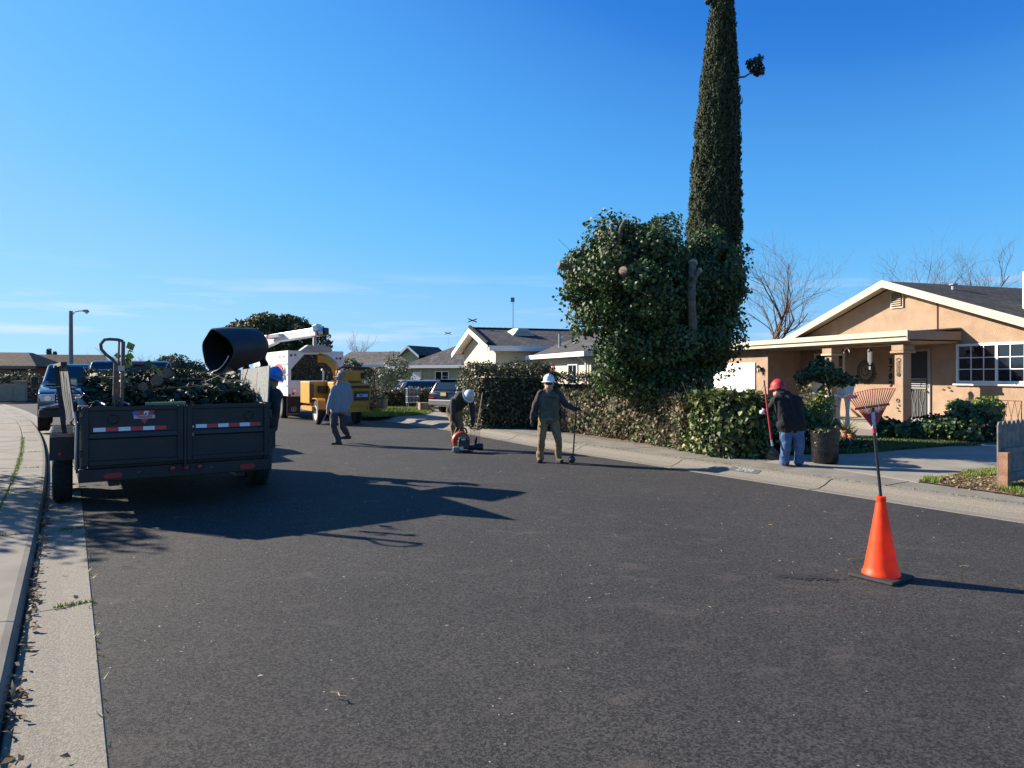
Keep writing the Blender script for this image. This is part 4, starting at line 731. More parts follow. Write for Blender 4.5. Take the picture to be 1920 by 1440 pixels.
# ================================================================ vehicles
RUB = mat('tyre_rubber', (.014, .014, .015), .85, (.022, .022, .022), 30, .003, 60); STEEL = mat('wheel_steel', (.35, .35, .36), .35, metal=.8)
TRB = mat('trailer_black_paint', (.006, .007, .010), .48, (.019, .020, .024), 2.5, .0015, 30, detail=9, lo=.4, hi=.8); REDL = mat('red_lens', (.35, .02, .025), .3); REFW = mat('reflective_white', (.75, .77, .80), .4); REFR = mat('reflective_red', (.60, .04, .045), .4)
def wheel(parent, c, R, wd, name='wheel', rim=STEEL, dirn=-1, rr=.58):
    """axle along local x; outer face towards dirn"""
    w_ = MB(); h = wd / 2
    w_.lathe([(R * .60, -h * .86), (R * .80, -h), (R * .94, -h * .9), (R, -h * .62), (R, h * .62), (R * .94, h * .9), (R * .80, h), (R * .60, h * .86)], 28, (0, 0, 0), 'x')
    o = w_.build(name, RUB, parent, sm=50); o.location = c
    tr = MB()
    for k in range(26):
        a = 6.283 * k / 26
        for q in (-.36, .12): tr.box(wd * q, -.022 * R / .38, R - .008, wd * (q + .26), .022 * R / .38, R + .007); tr.v[-8:] = [tuple(Matrix.Rotation(a + (.06 if q > 0 else 0), 3, 'X') @ Vector(p)) for p in tr.v[-8:]]
    t = tr.build('tread_blocks', RUB, o); tag(t, kind='stuff')
    MB().lathe([(.02, dirn * h * .55), (R * .2, dirn * h * .6), (R * .24, dirn * h * .35), (R * .5, dirn * h * .3), (R * rr, dirn * h * .75), (R * (rr + .03), dirn * h * .88)], 22, (0, 0, 0), 'x').build('rim', rim, o, sm=50)
    return o
def road_thing(name, label, cat, s, t, flip=False, group=None, z=0.0): return thing(name, label, cat, W(s, t, z), ROAD_A + (math.pi if flip else 0), group)
# ---------------- dump trailer: local x to the right, y forwards, origin at rear left corner on the road
T0 = W(9.70, .11); tl = thing('dump_trailer', 'black tandem axle dump trailer with tall double rear gates loaded with brush', 'trailer', T0, ROAD_A); TW, TL = 2.21, 4.3
MB().box(.08, .06, .60, TW - .08, TL, .665).build('floor', TRB, tl)
for x0, x1 in ((0, .07), (TW - .07, TW)): MB().box(x0, .07, .50, x1, TL, 1.30).build('side_wall', TRB, tl, bevel=.006, seg=1)
for x0, x1 in ((-.025, .095), (TW - .095, TW + .025)): MB().box(x0, .06, 1.301, x1, TL + .03, 1.365).build('top_rail', TRB, tl, bevel=.01)
MB().box(.071, TL - .07, .667, TW - .071, TL, 1.36).build('front_wall', TRB, tl)
for k in range(9):
    y = .35 + k * .48
    for x0, x1 in ((-.045, -.001), (TW + .001, TW + .045)): MB().box(x0, y, .52, x1, y + .06, 1.30).build('side_post', TRB, tl)
MB().box(-.02, .0, .44, TW + .02, .12, .60).build('bumper', TRB, tl, bevel=.008, seg=1)
MB().box(.3, .13, .36, .42, TL + .2, .50).build('frame_rail', TRB, tl); MB().box(TW - .42, .13, .36, TW - .3, TL + .2, .50).build('frame_rail', TRB, tl)
mb = MB(); mb.bar((.4, TL + .2, .45), (TW / 2, TL + 1.7, .47), .10); mb.bar((TW - .4, TL + .2, .45), (TW / 2, TL + 1.7, .47), .10); mb.build('tongue', TRB, tl)
def gate(x0, x1, tape0, tape1, hinge_left, label):
    g = MB().box(x0, -.012, .635, x1, .03, 1.345).build('gate', TRB, tl, bevel=.004, seg=1); tag(g, label)
    for a, b in ((x0 + .005, x0 + .075), (x1 - .075, x1 - .005)): MB().box(a, -.045, .64, b, -.0125, 1.355).build('gate_stile', TRB, g, bevel=.006, seg=1)
    MB().box(x0 + .076, -.043, 1.305, x1 - .076, -.0125, 1.357).build('gate_rail', TRB, g, bevel=.006, seg=1); MB().box(x0 + .076, -.043, .64, x1 - .076, -.0125, .70).build('gate_rail', TRB, g, bevel=.006, seg=1)
    mb = MB(); mb.hexa([(x0 + .08, -.013, .955), (x1 - .08, -.013, .955), (x1 - .08, -.013, 1.04), (x0 + .08, -.013, 1.04)], [(x0 + .08, -.038, .975), (x1 - .08, -.038, .975), (x1 - .08, -.030, 1.03), (x0 + .08, -.030, 1.03)]); mb.build('pressed_rib', TRB, g)
    n = 6; L = (tape1 - tape0) / n
    for k in range(n): MB().box(tape0 + k * L + .002, -.0175, 1.052, tape0 + (k + 1) * L - .002, -.0135, 1.10).build('reflective_tape', REFW if k % 2 == 0 else REFR, g)
    return g
gl = gate(.012, 1.13, .13, .93, True, 'left rear gate with a red and white brand sticker'); gr_ = gate(1.155, 2.198, 1.27, 2.08, False, 'right rear gate with a latch ring')
MB().tube([(1.142, -.05, .56), (1.142, -.05, 1.37)], .018, 8).build('latch_bar', TRB, tl)
for (gx, g) in ((.34, gl), (1.93, gr_)):
    MB().tube([(gx + .055 * math.cos(a), -.022, 1.19 + .055 * math.sin(a)) for a in np.linspace(0, 6.283, 21)], .009, 6).build('tie_ring', TRB, g); MB().box(gx - .05, -.03, 1.215, gx + .05, -.013, 1.24).build('ring_clip', TRB, g)
MB().tube([(1.235 + .028 * math.cos(a), -.022, 1.00 + .028 * math.sin(a)) for a in np.linspace(0, 6.283, 17)], .006, 6).build('latch_ring', CHR, gr_); MB().box(1.225, -.028, .96, 1.245, -.014, 1.00).build('latch_pin', CHR, gr_)
MB().box(1.29, -.024, 1.008, 1.41, -.014, 1.022).build('latch_handle', TRB, gr_); MB().tube([(1.235, -.02, 1.075), (1.235, -.035, 1.075)], .012, 8).build('bolt', CHR, gr_)
for (gx, gz_) in ((.012, 1.20), (.012, .80), (2.198, 1.22), (2.198, .82)): MB().tube([(gx, -.03, gz_ - .05), (gx, -.03, gz_ + .05)], .024, 8).build('hinge', TRB, tl)
# lights on the bumper
for x in (.34, TW - .30): MB().prism([(x - .10, .50), (x - .08, .475), (x + .08, .475), (x + .10, .50), (x + .10, .515), (x + .08, .54), (x - .08, .54), (x - .10, .515)], 'y', -.018, -.003).build('tail_light', REDL, tl)
for x in (1.00, 1.16, 1.32):
    o = MB().lathe([(.0, -.022), (.028, -.018), (.034, -.004)], 14, (x, 0, .545), 'y').build('marker_light', REDL, tl); MB().lathe([(.048, -.014), (.048, -.002)], 14, (x, 0, .545), 'y').build('grommet', RUB, o)
for x in (.62, 1.46): MB().tube([(x - .02, -.012, .52), (x + .02, -.012, .535)], .008, 6).build('bolt', CHR, tl)
# maker sticker on the left gate
lg = MB(); X, Z = .68, 1.235
lg.prism([(X - .095, Z + .062), (X + .115, Z + .062), (X + .098, Z + .015), (X + .115, Z - .035), (X + .05, Z - .035), (X, Z - .105), (X - .05, Z - .035), (X - .115, Z - .035), (X - .085, Z + .01)], 'y', -.0155, -.0135); st_ = lg.build('sticker', mat('sticker_red', (.42, .05, .07), .4), gl)
MB().prism([(X - .118, Z - .038), (X + .118, Z - .038), (X + .118, Z + .006), (X - .118, Z + .006)], 'y', -.0175, -.016).build('sticker_band', mat('sticker_pink', (.62, .38, .42), .4), st_)
s5 = [(X - .105 + (.045 if k % 2 == 0 else .018) * math.sin(k * math.pi / 5), Z + .03 + (.045 if k % 2 == 0 else .018) * math.cos(k * math.pi / 5)) for k in range(10)]
MB().prism(s5, 'y', -.019, -.018).build('sticker_star', mat('sticker_blue', (.05, .16, .45), .4), st_)
text('PJ', 'lettering', .058, REFW, st_, (X + .02, -.0175, Z + .034), (math.pi / 2, 0, 0), .001, .002, .2, 1.25); text('TRAILERS', 'lettering', .040, mat('sticker_dark_red', (.30, .03, .05), .4), st_, (X, -.0185, Z - .016), (math.pi / 2, 0, 0), .001, .001, 0, 1.02)
# fender and wheels
for sx, xa, xb in ((-1, -.33, -.05), (1, TW + .05, TW + .33)):
    f = MB(); f.prism([(1.05, .62), (1.10, .90), (1.22, .955), (3.10, .955), (3.22, .90), (3.28, .62), (3.26, .62), (3.20, .885), (3.09, .935), (1.23, .935), (1.12, .885), (1.07, .62)], 'x', xa, xb); fo = f.build('fender', TRB, tl)
    for k in range(14): MB().box(xa + .02, 1.28 + k * .13, .956, xb - .02, 1.33 + k * .13, .962).build('tread_rib', TRB, fo)
    MB().hexa([(xa + .01, 1.04, .64), (xb, 1.04, .64), (xb, 1.06, .64), (xa + .01, 1.06, .64)], [(xa + .01, 1.04, .93), (xb, 1.04, .93), (xb, 1.06, .93), (xa + .01, 1.06, .93)]).build('fender_end', TRB, fo)
    MB().lathe([(.0, -.018), (.026, -.014), (.03, 0)], 12, ((xa + xb) / 2 - .02, 1.038, .70), 'y').build('side_marker', REDL, fo)
    for y in (1.62, 2.66): wheel(tl, ((xa + xb) / 2, y, .385), .385, .24, dirn=sx)
MB().tube([(-.05, .05, .60), (-.04, .0, 1.15), (-.06, .02, 1.30)], .012, 6).build('cable', mat('grey_cable', (.4, .4, .4), .5), tl)
mb = MB(); mb.tube([(-.06, .1, 1.22), (-.10, .15, 1.17), (-.07, .22, 1.12), (-.02, .2, 1.16)], .010, 6); mb.build('hook', BLK, tl)
# leaning side boards, right plywood board
PLY = mat('weathered_plywood', (.16, .165, .16), .9, (.27, .275, .26), 26, .004, 80, detail=8); DKB = mat('dark_board', (.020, .024, .032), .75, (.05, .055, .065), 9, .003, 50)
def board(name, label, lo, hi, th, m, nx):
    """board between a lower and an upper edge line in trailer coordinates"""
    b = thing(name, label, 'board', T0, ROAD_A); a, c = Vector(lo[0]), Vector(lo[1]); d, e_ = Vector(hi[0]), Vector(hi[1]); n_ = Vector(nx) * th
    MB().hexa([a, c, e_, d], [a + n_, c + n_, e_ + n_, d + n_]).build('sheet', m, b); return b
rb = board('side_board', 'weathered grey plywood sheet standing on the right trailer wall', ((TW - .03, .02, 1.372), (TW - .03, 2.9, 1.372)), ((TW + .0, .04, 1.87), (TW - .0, 2.9, 1.80)), .018, PLY, (1, 0, 0))
lbd = board('side_board', 'dark plywood sheet leaning outward from the left trailer wall', ((-.03, .22, 1.10), (-.14, 3.9, 1.02)), ((-.12, .80, 1.87), (-.26, 3.9, 1.87)), .018, DKB, (-.85, 0, -.5))
for y, l2 in ((.75, .62), (1.25, .90), (1.9, 1.0), (2.7, 1.0), (3.5, 1.0)):
    MB().bar((-.13 - .05 * l2, y + .3, .98), (-.17 - .10 * l2, y + .3, 1.12 + .76 * l2), .05, .09).build('brace_post', DKB, lbd)
MB().bar((-.17, .8, 1.885), (-.30, 3.9, 1.885), .07, .05).build('top_batten', DKB, lbd)
STR = mat('strap_grey', (.25, .30, .36), .6)
for lab, pts in (('grey strap running from the left board to the gate, upper one', [(-.12, 1.2, 1.62), (.25, .7, 1.50), (.52, .06, 1.375)]), ('grey strap running from the left board to the gate, lower one', [(-.12, 1.2, 1.58), (.1, .7, 1.46), (.26, .06, 1.375)])):
    MB_ = MB().tube([Vector(p) for p in pts], .011, 6).build('tie_strap', STR); MB_.location = T0; MB_.rotation_euler = (0, 0, ROAD_A); tag(MB_, lab, 'strap')
# green tool handle lying along the gate top
gp = MB().box(.70, .045, 1.362, 1.16, .10, 1.395).build('green_board', mat('green_paint', (.16, .24, .13), .6)); gp.location = T0; gp.rotation_euler = (0, 0, ROAD_A); tag(gp, 'pale green painted board lying along the top of the rear gates', 'board')
# hand truck standing in the load
ht = thing('hand_truck', 'old brown steel hand truck with loop handle standing against the rear gate', 'hand truck', T0, ROAD_A); HTM = mat('rusty_tube', (.10, .06, .045), .6, (.16, .10, .075), 12)
def tp_(u, v, y):   # point of the trailer's rear region under an image column, at trailer depth y
    for k in range(40): pass
    s = 9.70 + y; r_ = (u - 960) / F_PX; Y = s / (DV.y - r_ * DV.x * -1 * -1) if False else None
    den = r_ * DV.y - DV.x; t = -(den * s) / (r_ * NV.y - NV.x); P_ = DV * s + NV * t; return Vector((t - .11, y, H_CAM + (V_HOR - v) / F_PX * P_.y))
a0, a1 = tp_(213, 790, .2), tp_(228, 790, .2); b0, b1 = tp_(216, 680, .2), tp_(231, 640, .2)
low = Vector((0, 0, a0.z - .70)); 
MB().tube([(a1.x, .2, .70), (a1.x, .2, a1.z), b1], .024, 8).build('rail', HTM, ht); MB().tube([(a1.x - .055, .2, .70), (a1.x - .05, .2, a1.z), (b1.x - .045, .2, b1.z)], .012, 8).build('rail', HTM, ht)
MB().tube([(a0.x, .2, .70), (a0.x, .2, a0.z), b0, tp_(211, 674, .2), tp_(199, 665, .2), tp_(190, 655, .2), tp_(189, 645, .2), tp_(196, 637, .2), tp_(206, 636, .2), tp_(222, 637, .2), b1], .020, 8).build('loop_handle', HTM, ht)
for z in (.85, 1.15, 1.45): MB().tube([(a0.x, .2, z), (a1.x, .2, z)], .014, 6).build('cross_bar', HTM, ht)
MB().box(a1.x - .04, .175, 1.795, a1.x + .03, .225, 1.86).build('tape_wrap', mat('masking_tape', (.55, .45, .36), .8), ht); MB().box(a0.x - .12, .10, .668, a1.x + .12, .30, .69).build('toe_plate', HTM, ht)
# brush load: leaves, twigs and sawn logs
bl = thing('brush_load', 'heap of cut ivy branches and twigs filling the dump trailer', 'brush', T0, ROAD_A)
n = 15000; xy = np.column_stack([RNG.uniform(.1, TW - .12, n), RNG.uniform(.12, TL - .1, n)])
hgt = np.array([1.20 + .42 * min(1, (y - .05) / 1.3) ** .7 * (1 - .55 * abs(x / TW - .50) ** 1.5) + .20 * mnoise.noise(Vector((x * 1.5, y * 1.5, 0))) for x, y in xy]); hgt += (xy[:, 1] > .4) * .12
keepz = RNG.random(n) ** 2 * .3; P = np.column_stack([xy, hgt - keepz]); leaf_obj('cut_leaves', P, np.column_stack([RNG.normal(0, .6, n), -np.ones(n) * .5, np.ones(n)]), .085, leafmat('cut_ivy', [(0, (.008, .016, .006)), (.6, (.020, .038, .012)), (.9, (.04, .062, .02)), (1, (.09, .08, .04))], .6), bl, jit=.8)
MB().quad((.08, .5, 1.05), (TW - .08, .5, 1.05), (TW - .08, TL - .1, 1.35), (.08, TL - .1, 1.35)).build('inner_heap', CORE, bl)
n = 420; i = RNG.integers(0, len(P), n); A = P[i] + np.array([0, 0, .04]); D = RNG.normal(0, 1, (n, 3)) * np.array([1, .8, .12]); B = A + unit(D) * RNG.uniform(.15, .65, (n, 1)); B[:, 0] = np.clip(B[:, 0], .09, TW - .1); B[:, 1] = np.clip(B[:, 1], .1, TL); tag(stick_obj('twigs', A, B, RNG.uniform(.004, .011, n), mat('cut_twig', (.06, .047, .034), .9, (.13, .108, .085), 4), bl), kind='stuff')
for (u, v, y, r_, lab) in ((294, 713, .75, .075, 'thick sawn ivy log in the brush load, largest'), (268, 726, .60, .060, 'sawn log end beside the hand truck'), (312, 700, .95, .07, 'ragged sawn log on top of the brush load')):
    c = tp_(u, v, y); d = Vector((-.12, -1, .03)).normalized(); Mx = Matrix.Translation(c) @ d.to_track_quat('Z', 'Y').to_matrix().to_4x4(); lo_ = thing('cut_log', lab, 'log', T0, ROAD_A); tag(lo_, group='logs in the brush load')
    MB().lathe([(r_, -.16), (r_ * 1.04, -.08), (r_, -.006)], 14).xf(Mx).build('bark', BARK, lo_); MB().lathe([(0, .0), (r_ * .3, .002), (r_ * .90, .0), (r_ * .92, -.02)], 14).xf(Mx).build('sawn_face', mat('dark_sawn_wood', (.20, .15, .10), .9, (.13, .09, .06), 30), lo_); MB().lathe([(0, .004), (r_ * .28, .004), (r_ * .28, .0)], 10).xf(Mx).build('heartwood', mat('heartwood', (.22, .13, .08), .9), lo_)  # log faces in a darker tone than the sawn limb ends
sh = tp_(237, 665, .5); shoot = [tp_(232, 700, .5), tp_(236, 680, .5), tp_(240, 662, .5), tp_(247, 650, .5)]
MB().tube(shoot, .006, 5).build('ivy_shoot', WOODM, bl); Q = np.array([tuple(p) for p in [tp_(u, v, .5) for u, v in ((236, 652), (238, 670), (245, 661), (233, 664), (235, 676), (241, 678), (236, 658), (282, 690), (286, 684), (292, 690), (228, 668))]]); leaf_obj('shoot_leaves', Q, np.tile([0, -1.0, .2], (len(Q), 1)), .10, IVY, bl, jit=.4, aspect=.5)
# ---------------- black rubber tub tipped over the load
tb0 = at(404, 657, 11.15); tb1 = at(476, 647, 11.95); ax = (tb1 - tb0).normalized()
tub = thing('rubber_tub', 'big black flexible tub tipped out over the trailer load', 'tub', tuple(tb0)); R0 = .34
Mx = ax.to_track_quat('Z', 'Y').to_matrix().to_4x4(); L_t = (tb1 - tb0).length * 1.05
prof = [(R0 * .96, .0), (R0, 0), (R0 * 1.0, L_t * .3), (R0 * .94, L_t * .6), (R0 * .88, L_t * .9), (R0 * .80, L_t), (.01, L_t)]; inner = [(.01, L_t - .03), (R0 * .78, L_t - .03), (R0 * .9, L_t * .6), (R0 * .96, .0)]
mb = MB(); mb.lathe(prof + inner, 28); mb.f = mb.f[:-1] if len(mb.f[-1]) > 4 else mb.f; mb.f = [f for f in mb.f if len(f) <= 4]; mb.v = [(x * (1 + .10 * math.sin(2 * math.atan2(y, x) + .6) + .05 * math.sin(3 * math.atan2(y, x))), y * (1 + .07 * math.cos(3 * math.atan2(y, x)) + (.10 * math.cos(4 * math.atan2(y, x) + .8) if z < .35 else 0)), z + (.06 * math.sin(2 * math.atan2(y, x) + 1) + .05 * math.cos(math.atan2(y, x) - 1.2) if z < .1 else 0)) for x, y, z in mb.v]
mb.xf(Mx).build('tub_wall', mat('black_rubber', (.012, .014, .018), .55, (.02, .022, .026), 5), tub, sm=60)
MB().tube([Mx @ Vector((.33 * math.cos(a), .33 * math.sin(a), -.02 - .10 * math.sin((a - 3.2) * 1.6))) for a in np.linspace(3.4, 5.0, 12)], .009, 6).build('rope_handle', mat('rope_grey', (.45, .45, .44), .8), tub)
# ---------------- generic car body
def loft(secs):
    mb = MB(); k = len(secs[0]); i0 = 0
    for sct in secs: mb.v += [tuple(p) for p in sct]
    for a in range(len(secs) - 1):
        for j in range(k): j2 = (j + 1) % k; mb.f.append((a * k + j, a * k + j2, (a + 1) * k + j2, (a + 1) * k + j))
    mb.f.append(tuple(reversed(range(k)))); mb.f.append(tuple((len(secs) - 1) * k + j for j in range(k))); return mb
CARB = mat('black_car_paint', (.008, .009, .012), .18, spec=.6, coat=1.0); CGL = mat('car_glass', (.012, .015, .02), .05, spec=.9); CHROME = mat('chrome', (.75, .75, .76), .12, metal=1.0); PLAS = mat('black_plastic', (.015, .015, .016), .6)
def pickup(name, label, loc, rz, paint, wd=2.0, front=True):
    """origin on the ground at the middle, local +y is the front"""
    p = thing(name, label, 'truck', loc, rz); hw = wd / 2
    low = [(-2.85, .62), (-2.85, 1.30), (-2.80, 1.40), (-.75, 1.42), (1.05, 1.38), (2.45, 1.28), (2.75, 1.18), (2.85, 1.0), (2.85, .62), (2.6, .50), (-2.6, .50)]
    MB().prism(low, 'x', -hw, hw).build('body', paint, p, bevel=.06, seg=3, sm=50)
    def rect(y0, y1, w0, z): return [(-w0, y0, z), (w0, y0, z), (w0, y1, z), (-w0, y1, z)]
    cab = loft([rect(-.85, 1.25, hw * .96, 1.40), rect(-.80, 1.05, hw * .94, 1.46), rect(-.62, .42, hw * .80, 2.02), rect(-.50, .25, hw * .72, 2.07)]); cab.build('cab', paint, p, bevel=.03, seg=2, sm=50)
    def pane(pts, name='window'): MB().quad(*pts).build(name, CGL, p)
    e_ = .006
    pane([(-hw * .86, 1.045 + .0, 1.50), (hw * .86, 1.045, 1.50), (hw * .75, .47, 1.96), (-hw * .75, .47, 1.96)], 'windscreen'); 
    for o_ in p.children:
        if o_.name.startswith('windscreen'): o_.location = (0, .035, .02)
    rw = MB().quad((hw * .86, -.79, 1.50), (-hw * .86, -.79, 1.50), (-hw * .75, -.665, 1.94), (hw * .75, -.665, 1.94)).build('rear_window', CGL, p); rw.location = (0, -.03, 0)
    for sx in (-1, 1):
        q = MB().quad((sx * hw * .935, -.68, 1.50), (sx * hw * .935, .90, 1.50), (sx * hw * .815, .36, 1.95), (sx * hw * .815, -.58, 1.95)).build('side_window', CGL, p); q.location = (sx * .02, 0, 0)
        m_ = MB().box(-.10, -.05, -.12, .10, .05, .14).build('mirror', PLAS, p, bevel=.03); m_.location = (sx * (hw + .15), .82, 1.52); MB().box(-.08, -.056, -.09, .08, -.051, .11).build('mirror_glass', CHROME, m_)
        hl = MB().box(-.20, -.05, -.12, .20, .05, .12).build('headlight', mat('headlight_glass', (.55, .57, .6), .08, spec=.9), p, bevel=.03); hl.location = (sx * (hw - .24), 2.80, 1.02); MB().lathe([(.0, .02), (.07, .03), (.085, .06)], 12, (0, 0, 0), 'y').build('bulb_reflector', CHROME, hl); 
        t_ = MB().box(-.08, -.03, -.20, .08, .03, .20).build('tail_light', REDL, p, bevel=.02); t_.location = (sx * (hw - .12), -2.85, 1.12)
        for y in (1.85, -1.75):
            a = MB().lathe([(.50, -.03), (.50, .03)], 24, (0, 0, 0), 'x').build('wheel_arch', PLAS, p); a.location = (sx * (hw - .005), y, .50); wheel(p, (sx * (hw - .14), y, .42), .42, .30, dirn=sx)
    MB().box(-hw + .02, 2.78, .46, hw - .02, 3.02, .70).build('front_bumper', PLAS if front else CHROME, p, bevel=.04); gr = MB().box(-.58, 2.82, .80, .58, 2.88, 1.18).build('grille', PLAS, p, bevel=.02)
    for k in range(4): MB().box(-.55, 2.881, .84 + k * .085, .55, 2.895, .87 + k * .085).build('grille_bar', CHROME, gr)
    MB().box(-hw + .05, -3.0, .50, hw - .05, -2.84, .68).build('rear_bumper', CHROME, p, bevel=.03); MB().box(-.35, -.66, 1.98, .35, -.60, 2.035).build('brake_light', REDL, p)
    MB().box(-.25, -2.875, .98, .25, -2.853, 1.10).build('tailgate_handle', PLAS, p); return p
pickup('pickup_truck', 'dark pickup truck hitched in front of the dump trailer', W(18.7, 1.22), ROAD_A, mat('dark_blue_paint', (.014, .020, .034), .2, coat=1.0), 2.0)
fp = pickup('pickup_truck', 'lifted black pickup facing down the street at the left kerb', W(26.6, .22, .06), ROAD_A + math.pi, CARB, 2.0); fp.scale = (.98, .98, .98)
MB().tube([(-.95, 3.05, .75), (-.5, 3.12, .86), (.5, 3.12, .86), (.95, 3.05, .75)], .035, 8).build('bull_bar', CHROME, fp)
MB().box(.15, 2.0, 1.345, .75, 2.25, 1.36).build('hood_scoop', PLAS, fp)
# ---------------- SUV and sedan in the neighbour driveway
def suv(name, label, loc, rz, paint):
    p = thing(name, label, 'car', loc, rz); hw = .93
    MB().prism([(-2.25, .45), (-2.32, .62), (-2.28, .95), (-2.2, 1.02), (-1.0, 1.04), (1.1, 1.0), (2.1, .88), (2.3, .7), (2.3, .42), (2.1, .30), (-2.0, .30)], 'x', -hw, hw).build('body', paint, p, bevel=.06, seg=3, sm=50)
    def rect(y0, y1, w0, z): return [(-w0, y0, z), (w0, y0, z), (w0, y1, z), (-w0, y1, z)]
    loft([rect(-2.22, 1.15, hw * .97, 1.0), rect(-2.16, 1.0, hw * .95, 1.06), rect(-1.85, .15, hw * .78, 1.58), rect(-1.7, -.05, hw * .70, 1.63)]).build('cabin', paint, p, bevel=.03, sm=50)
    q = MB().quad((hw * .78, -2.13, 1.12), (-hw * .78, -2.13, 1.12), (-hw * .68, -1.90, 1.52), (hw * .68, -1.90, 1.52)).build('rear_window', CGL, p); q.location = (0, -.02, .01)
    MB().box(-hw * .72, -2.02, 1.585, hw * .72, -1.7, 1.625).build('spoiler', paint, p, bevel=.012); MB().hexa([(-.02, -.9, 1.63), (.02, -.9, 1.63), (.02, -.7, 1.63), (-.02, -.7, 1.63)], [(-.008, -.92, 1.70), (.008, -.92, 1.70), (.008, -.86, 1.70), (-.008, -.86, 1.70)]).build('antenna_fin', PLAS, p)
    for sx in (-1, 1):
        q = MB().quad((sx * hw * .945, -1.95, 1.10), (sx * hw * .945, .80, 1.10), (sx * hw * .80, .12, 1.53), (sx * hw * .80, -1.75, 1.53)).build('side_window', CGL, p); q.location = (sx * .012, 0, 0)
        MB().hexa([(sx * .80, -2.24, .98), (sx * .90, -2.22, .98), (sx * .90, -2.1, .98), (sx * .80, -2.1, .98)], [(sx * .71, -1.98, 1.46), (sx * .75, -1.96, 1.46), (sx * .75, -1.9, 1.46), (sx * .71, -1.9, 1.46)]).build('tail_light', REDL, p); MB().box(min(sx * .55, sx * .90), -2.345, .72, max(sx * .55, sx * .90), -2.29, .80).build('reflector', REDL, p)
        for y in (1.40, -1.38): wheel(p, (sx * (hw - .11), y, .34), .34, .22, dirn=sx)
        m_ = MB().box(-.09, -.05, -.07, .09, .05, .07).build('mirror', paint, p, bevel=.02); m_.location = (sx * (hw + .08), .75, 1.1)
    MB().box(-hw + .04, -2.38, .38, hw - .04, -2.24, .66).build('rear_bumper', mat('silver_plastic', (.22, .22, .23), .4), p, bevel=.04); pl = MB().box(-.17, -2.325, .84, .17, -2.31, 1.0).build('licence_plate', mat('plate_yellow', (.62, .50, .16), .5), p)
    MB().box(-.19, -2.32, .82, .19, -2.30, 1.04).build('plate_recess', PLAS, p); MB().box(-.60, -2.30, 1.0, .60, -2.27, 1.05).build('chrome_strip', CHROME, p); return p
suv('parked_suv', 'dark blue SUV parked nose-in on the neighbour driveway', (-1.62, 29.6, .137), math.radians(-36), mat('navy_paint', (.008, .012, .03), .15, coat=1.0)).scale = (.88, .88, .87)
q_ = at(815, 702, 38); sd = suv('parked_car', 'pale silver car parked behind the low hedge', (q_.x, 38.5, .1), math.radians(-70), mat('silver_paint', (.45, .46, .46), .25, metal=.4)); sd.scale = (1, 1, .82)
# ---------------- white chip truck with aerial boom
WTR = mat('truck_white', (.72, .72, .70), .4, (.64, .64, .62), 3); tw0 = W(26.3, 6.95); ct = thing('bucket_truck', 'white tree-service chip truck with folded aerial boom', 'truck', tw0, ROAD_A); BW, BZ0, BZ1, BL = 2.16, .92, 2.66, 3.6
for x0, x1 in ((0, .05), (BW - .05, BW)): MB().box(x0, .05, BZ0, x1, BL, BZ1).build('box_side', WTR, ct, bevel=.012)
MB().box(.051, .05, BZ0, BW - .051, BL, BZ0 + .06).build('box_floor', WTR, ct); MB().box(.051, BL - .05, BZ0 + .061, BW - .051, BL, BZ1).build('box_front', WTR, ct); MB().box(.051, 1.2, BZ1 - .05, BW - .051, BL - .051, BZ1).build('box_roof', WTR, ct)
for k in range(3): MB().box(-.02, .06, 1.30 + k * .42, -.001, BL - .02, 1.35 + k * .42).build('side_rib', WTR, ct)
MB().prism([(0, BZ0), (.12, BZ0), (.12, 1.95), (.62, 2.52), (BW - .62, 2.52), (BW - .12, 1.95), (BW - .12, BZ0), (BW, BZ0), (BW, BZ1), (0, BZ1)], 'y', 0, .048).build('rear_frame', WTR, ct)
MB().box(.121, .01, BZ0, BW - .121, .04, 1.52).build('tailgate', WTR, ct); MB().box(.13, -.012, 1.20, BW - .13, .009, 1.235).build('tailgate_rib', WTR, ct); MB().box(BW * .52, -.011, BZ0, BW * .52 + .03, .009, 1.52).build('tailgate_seam', mat('seam_grey', (.5, .5, .48), .6), ct); MB().box(.18, -.04, 1.10, .28, .0, 1.16).build('tailgate_latch', CHR, ct)
for (x, z, m) in ((.12, 2.48, REDL), (.27, 2.49, mat('orange_red_lens', (.45, .10, .06), .3)), (BW - .27, 2.38, MATS['orange_red_lens']), (BW - .12, 2.38, REDL), (.20, .96 + .06, REDL), (.36, .96 + .06, mat('white_lens', (.6, .5, .45), .3)), (.06, .96, REDL)):
    MB().lathe([(0, -.02), (.045, -.016), (.052, -.001)], 14, (x, 0, z), 'y').build('lamp', m, ct)
mb = MB(); mb.prism([(.45, 2.66), (.75, 2.88), (BW - .75, 2.90), (BW - .45, 2.70), (BW - .55, 2.62), (.60, 2.60)], 'y', -.06, .3); mb.build('boom_cradle', mat('dull_grey', (.40, .38, .37), .6, (.3, .28, .27), 5), ct)
n = 9000; xz = np.column_stack([RNG.uniform(.1, BW - .1, n), RNG.uniform(1.3, 2.5, n)]); yy = .35 + .8 * np.clip((xz[:, 1] - 1.5), 0, 1) + RNG.normal(0, .03, n) + np.array([.12 * mnoise.noise(Vector((a * 3, b * 3, 0))) for a, b in xz]); chp = leaf_obj('wood_chips', np.column_stack([xz[:, 0], yy, xz[:, 1]]), np.tile([0, -1.0, .6], (n, 1)), .06, leafmat('chip_mix', [(0, (.03, .035, .02)), (.6, (.10, .10, .06)), (1, (.24, .2, .13))], .9), ct, jit=.8); tag(chp, kind='stuff')
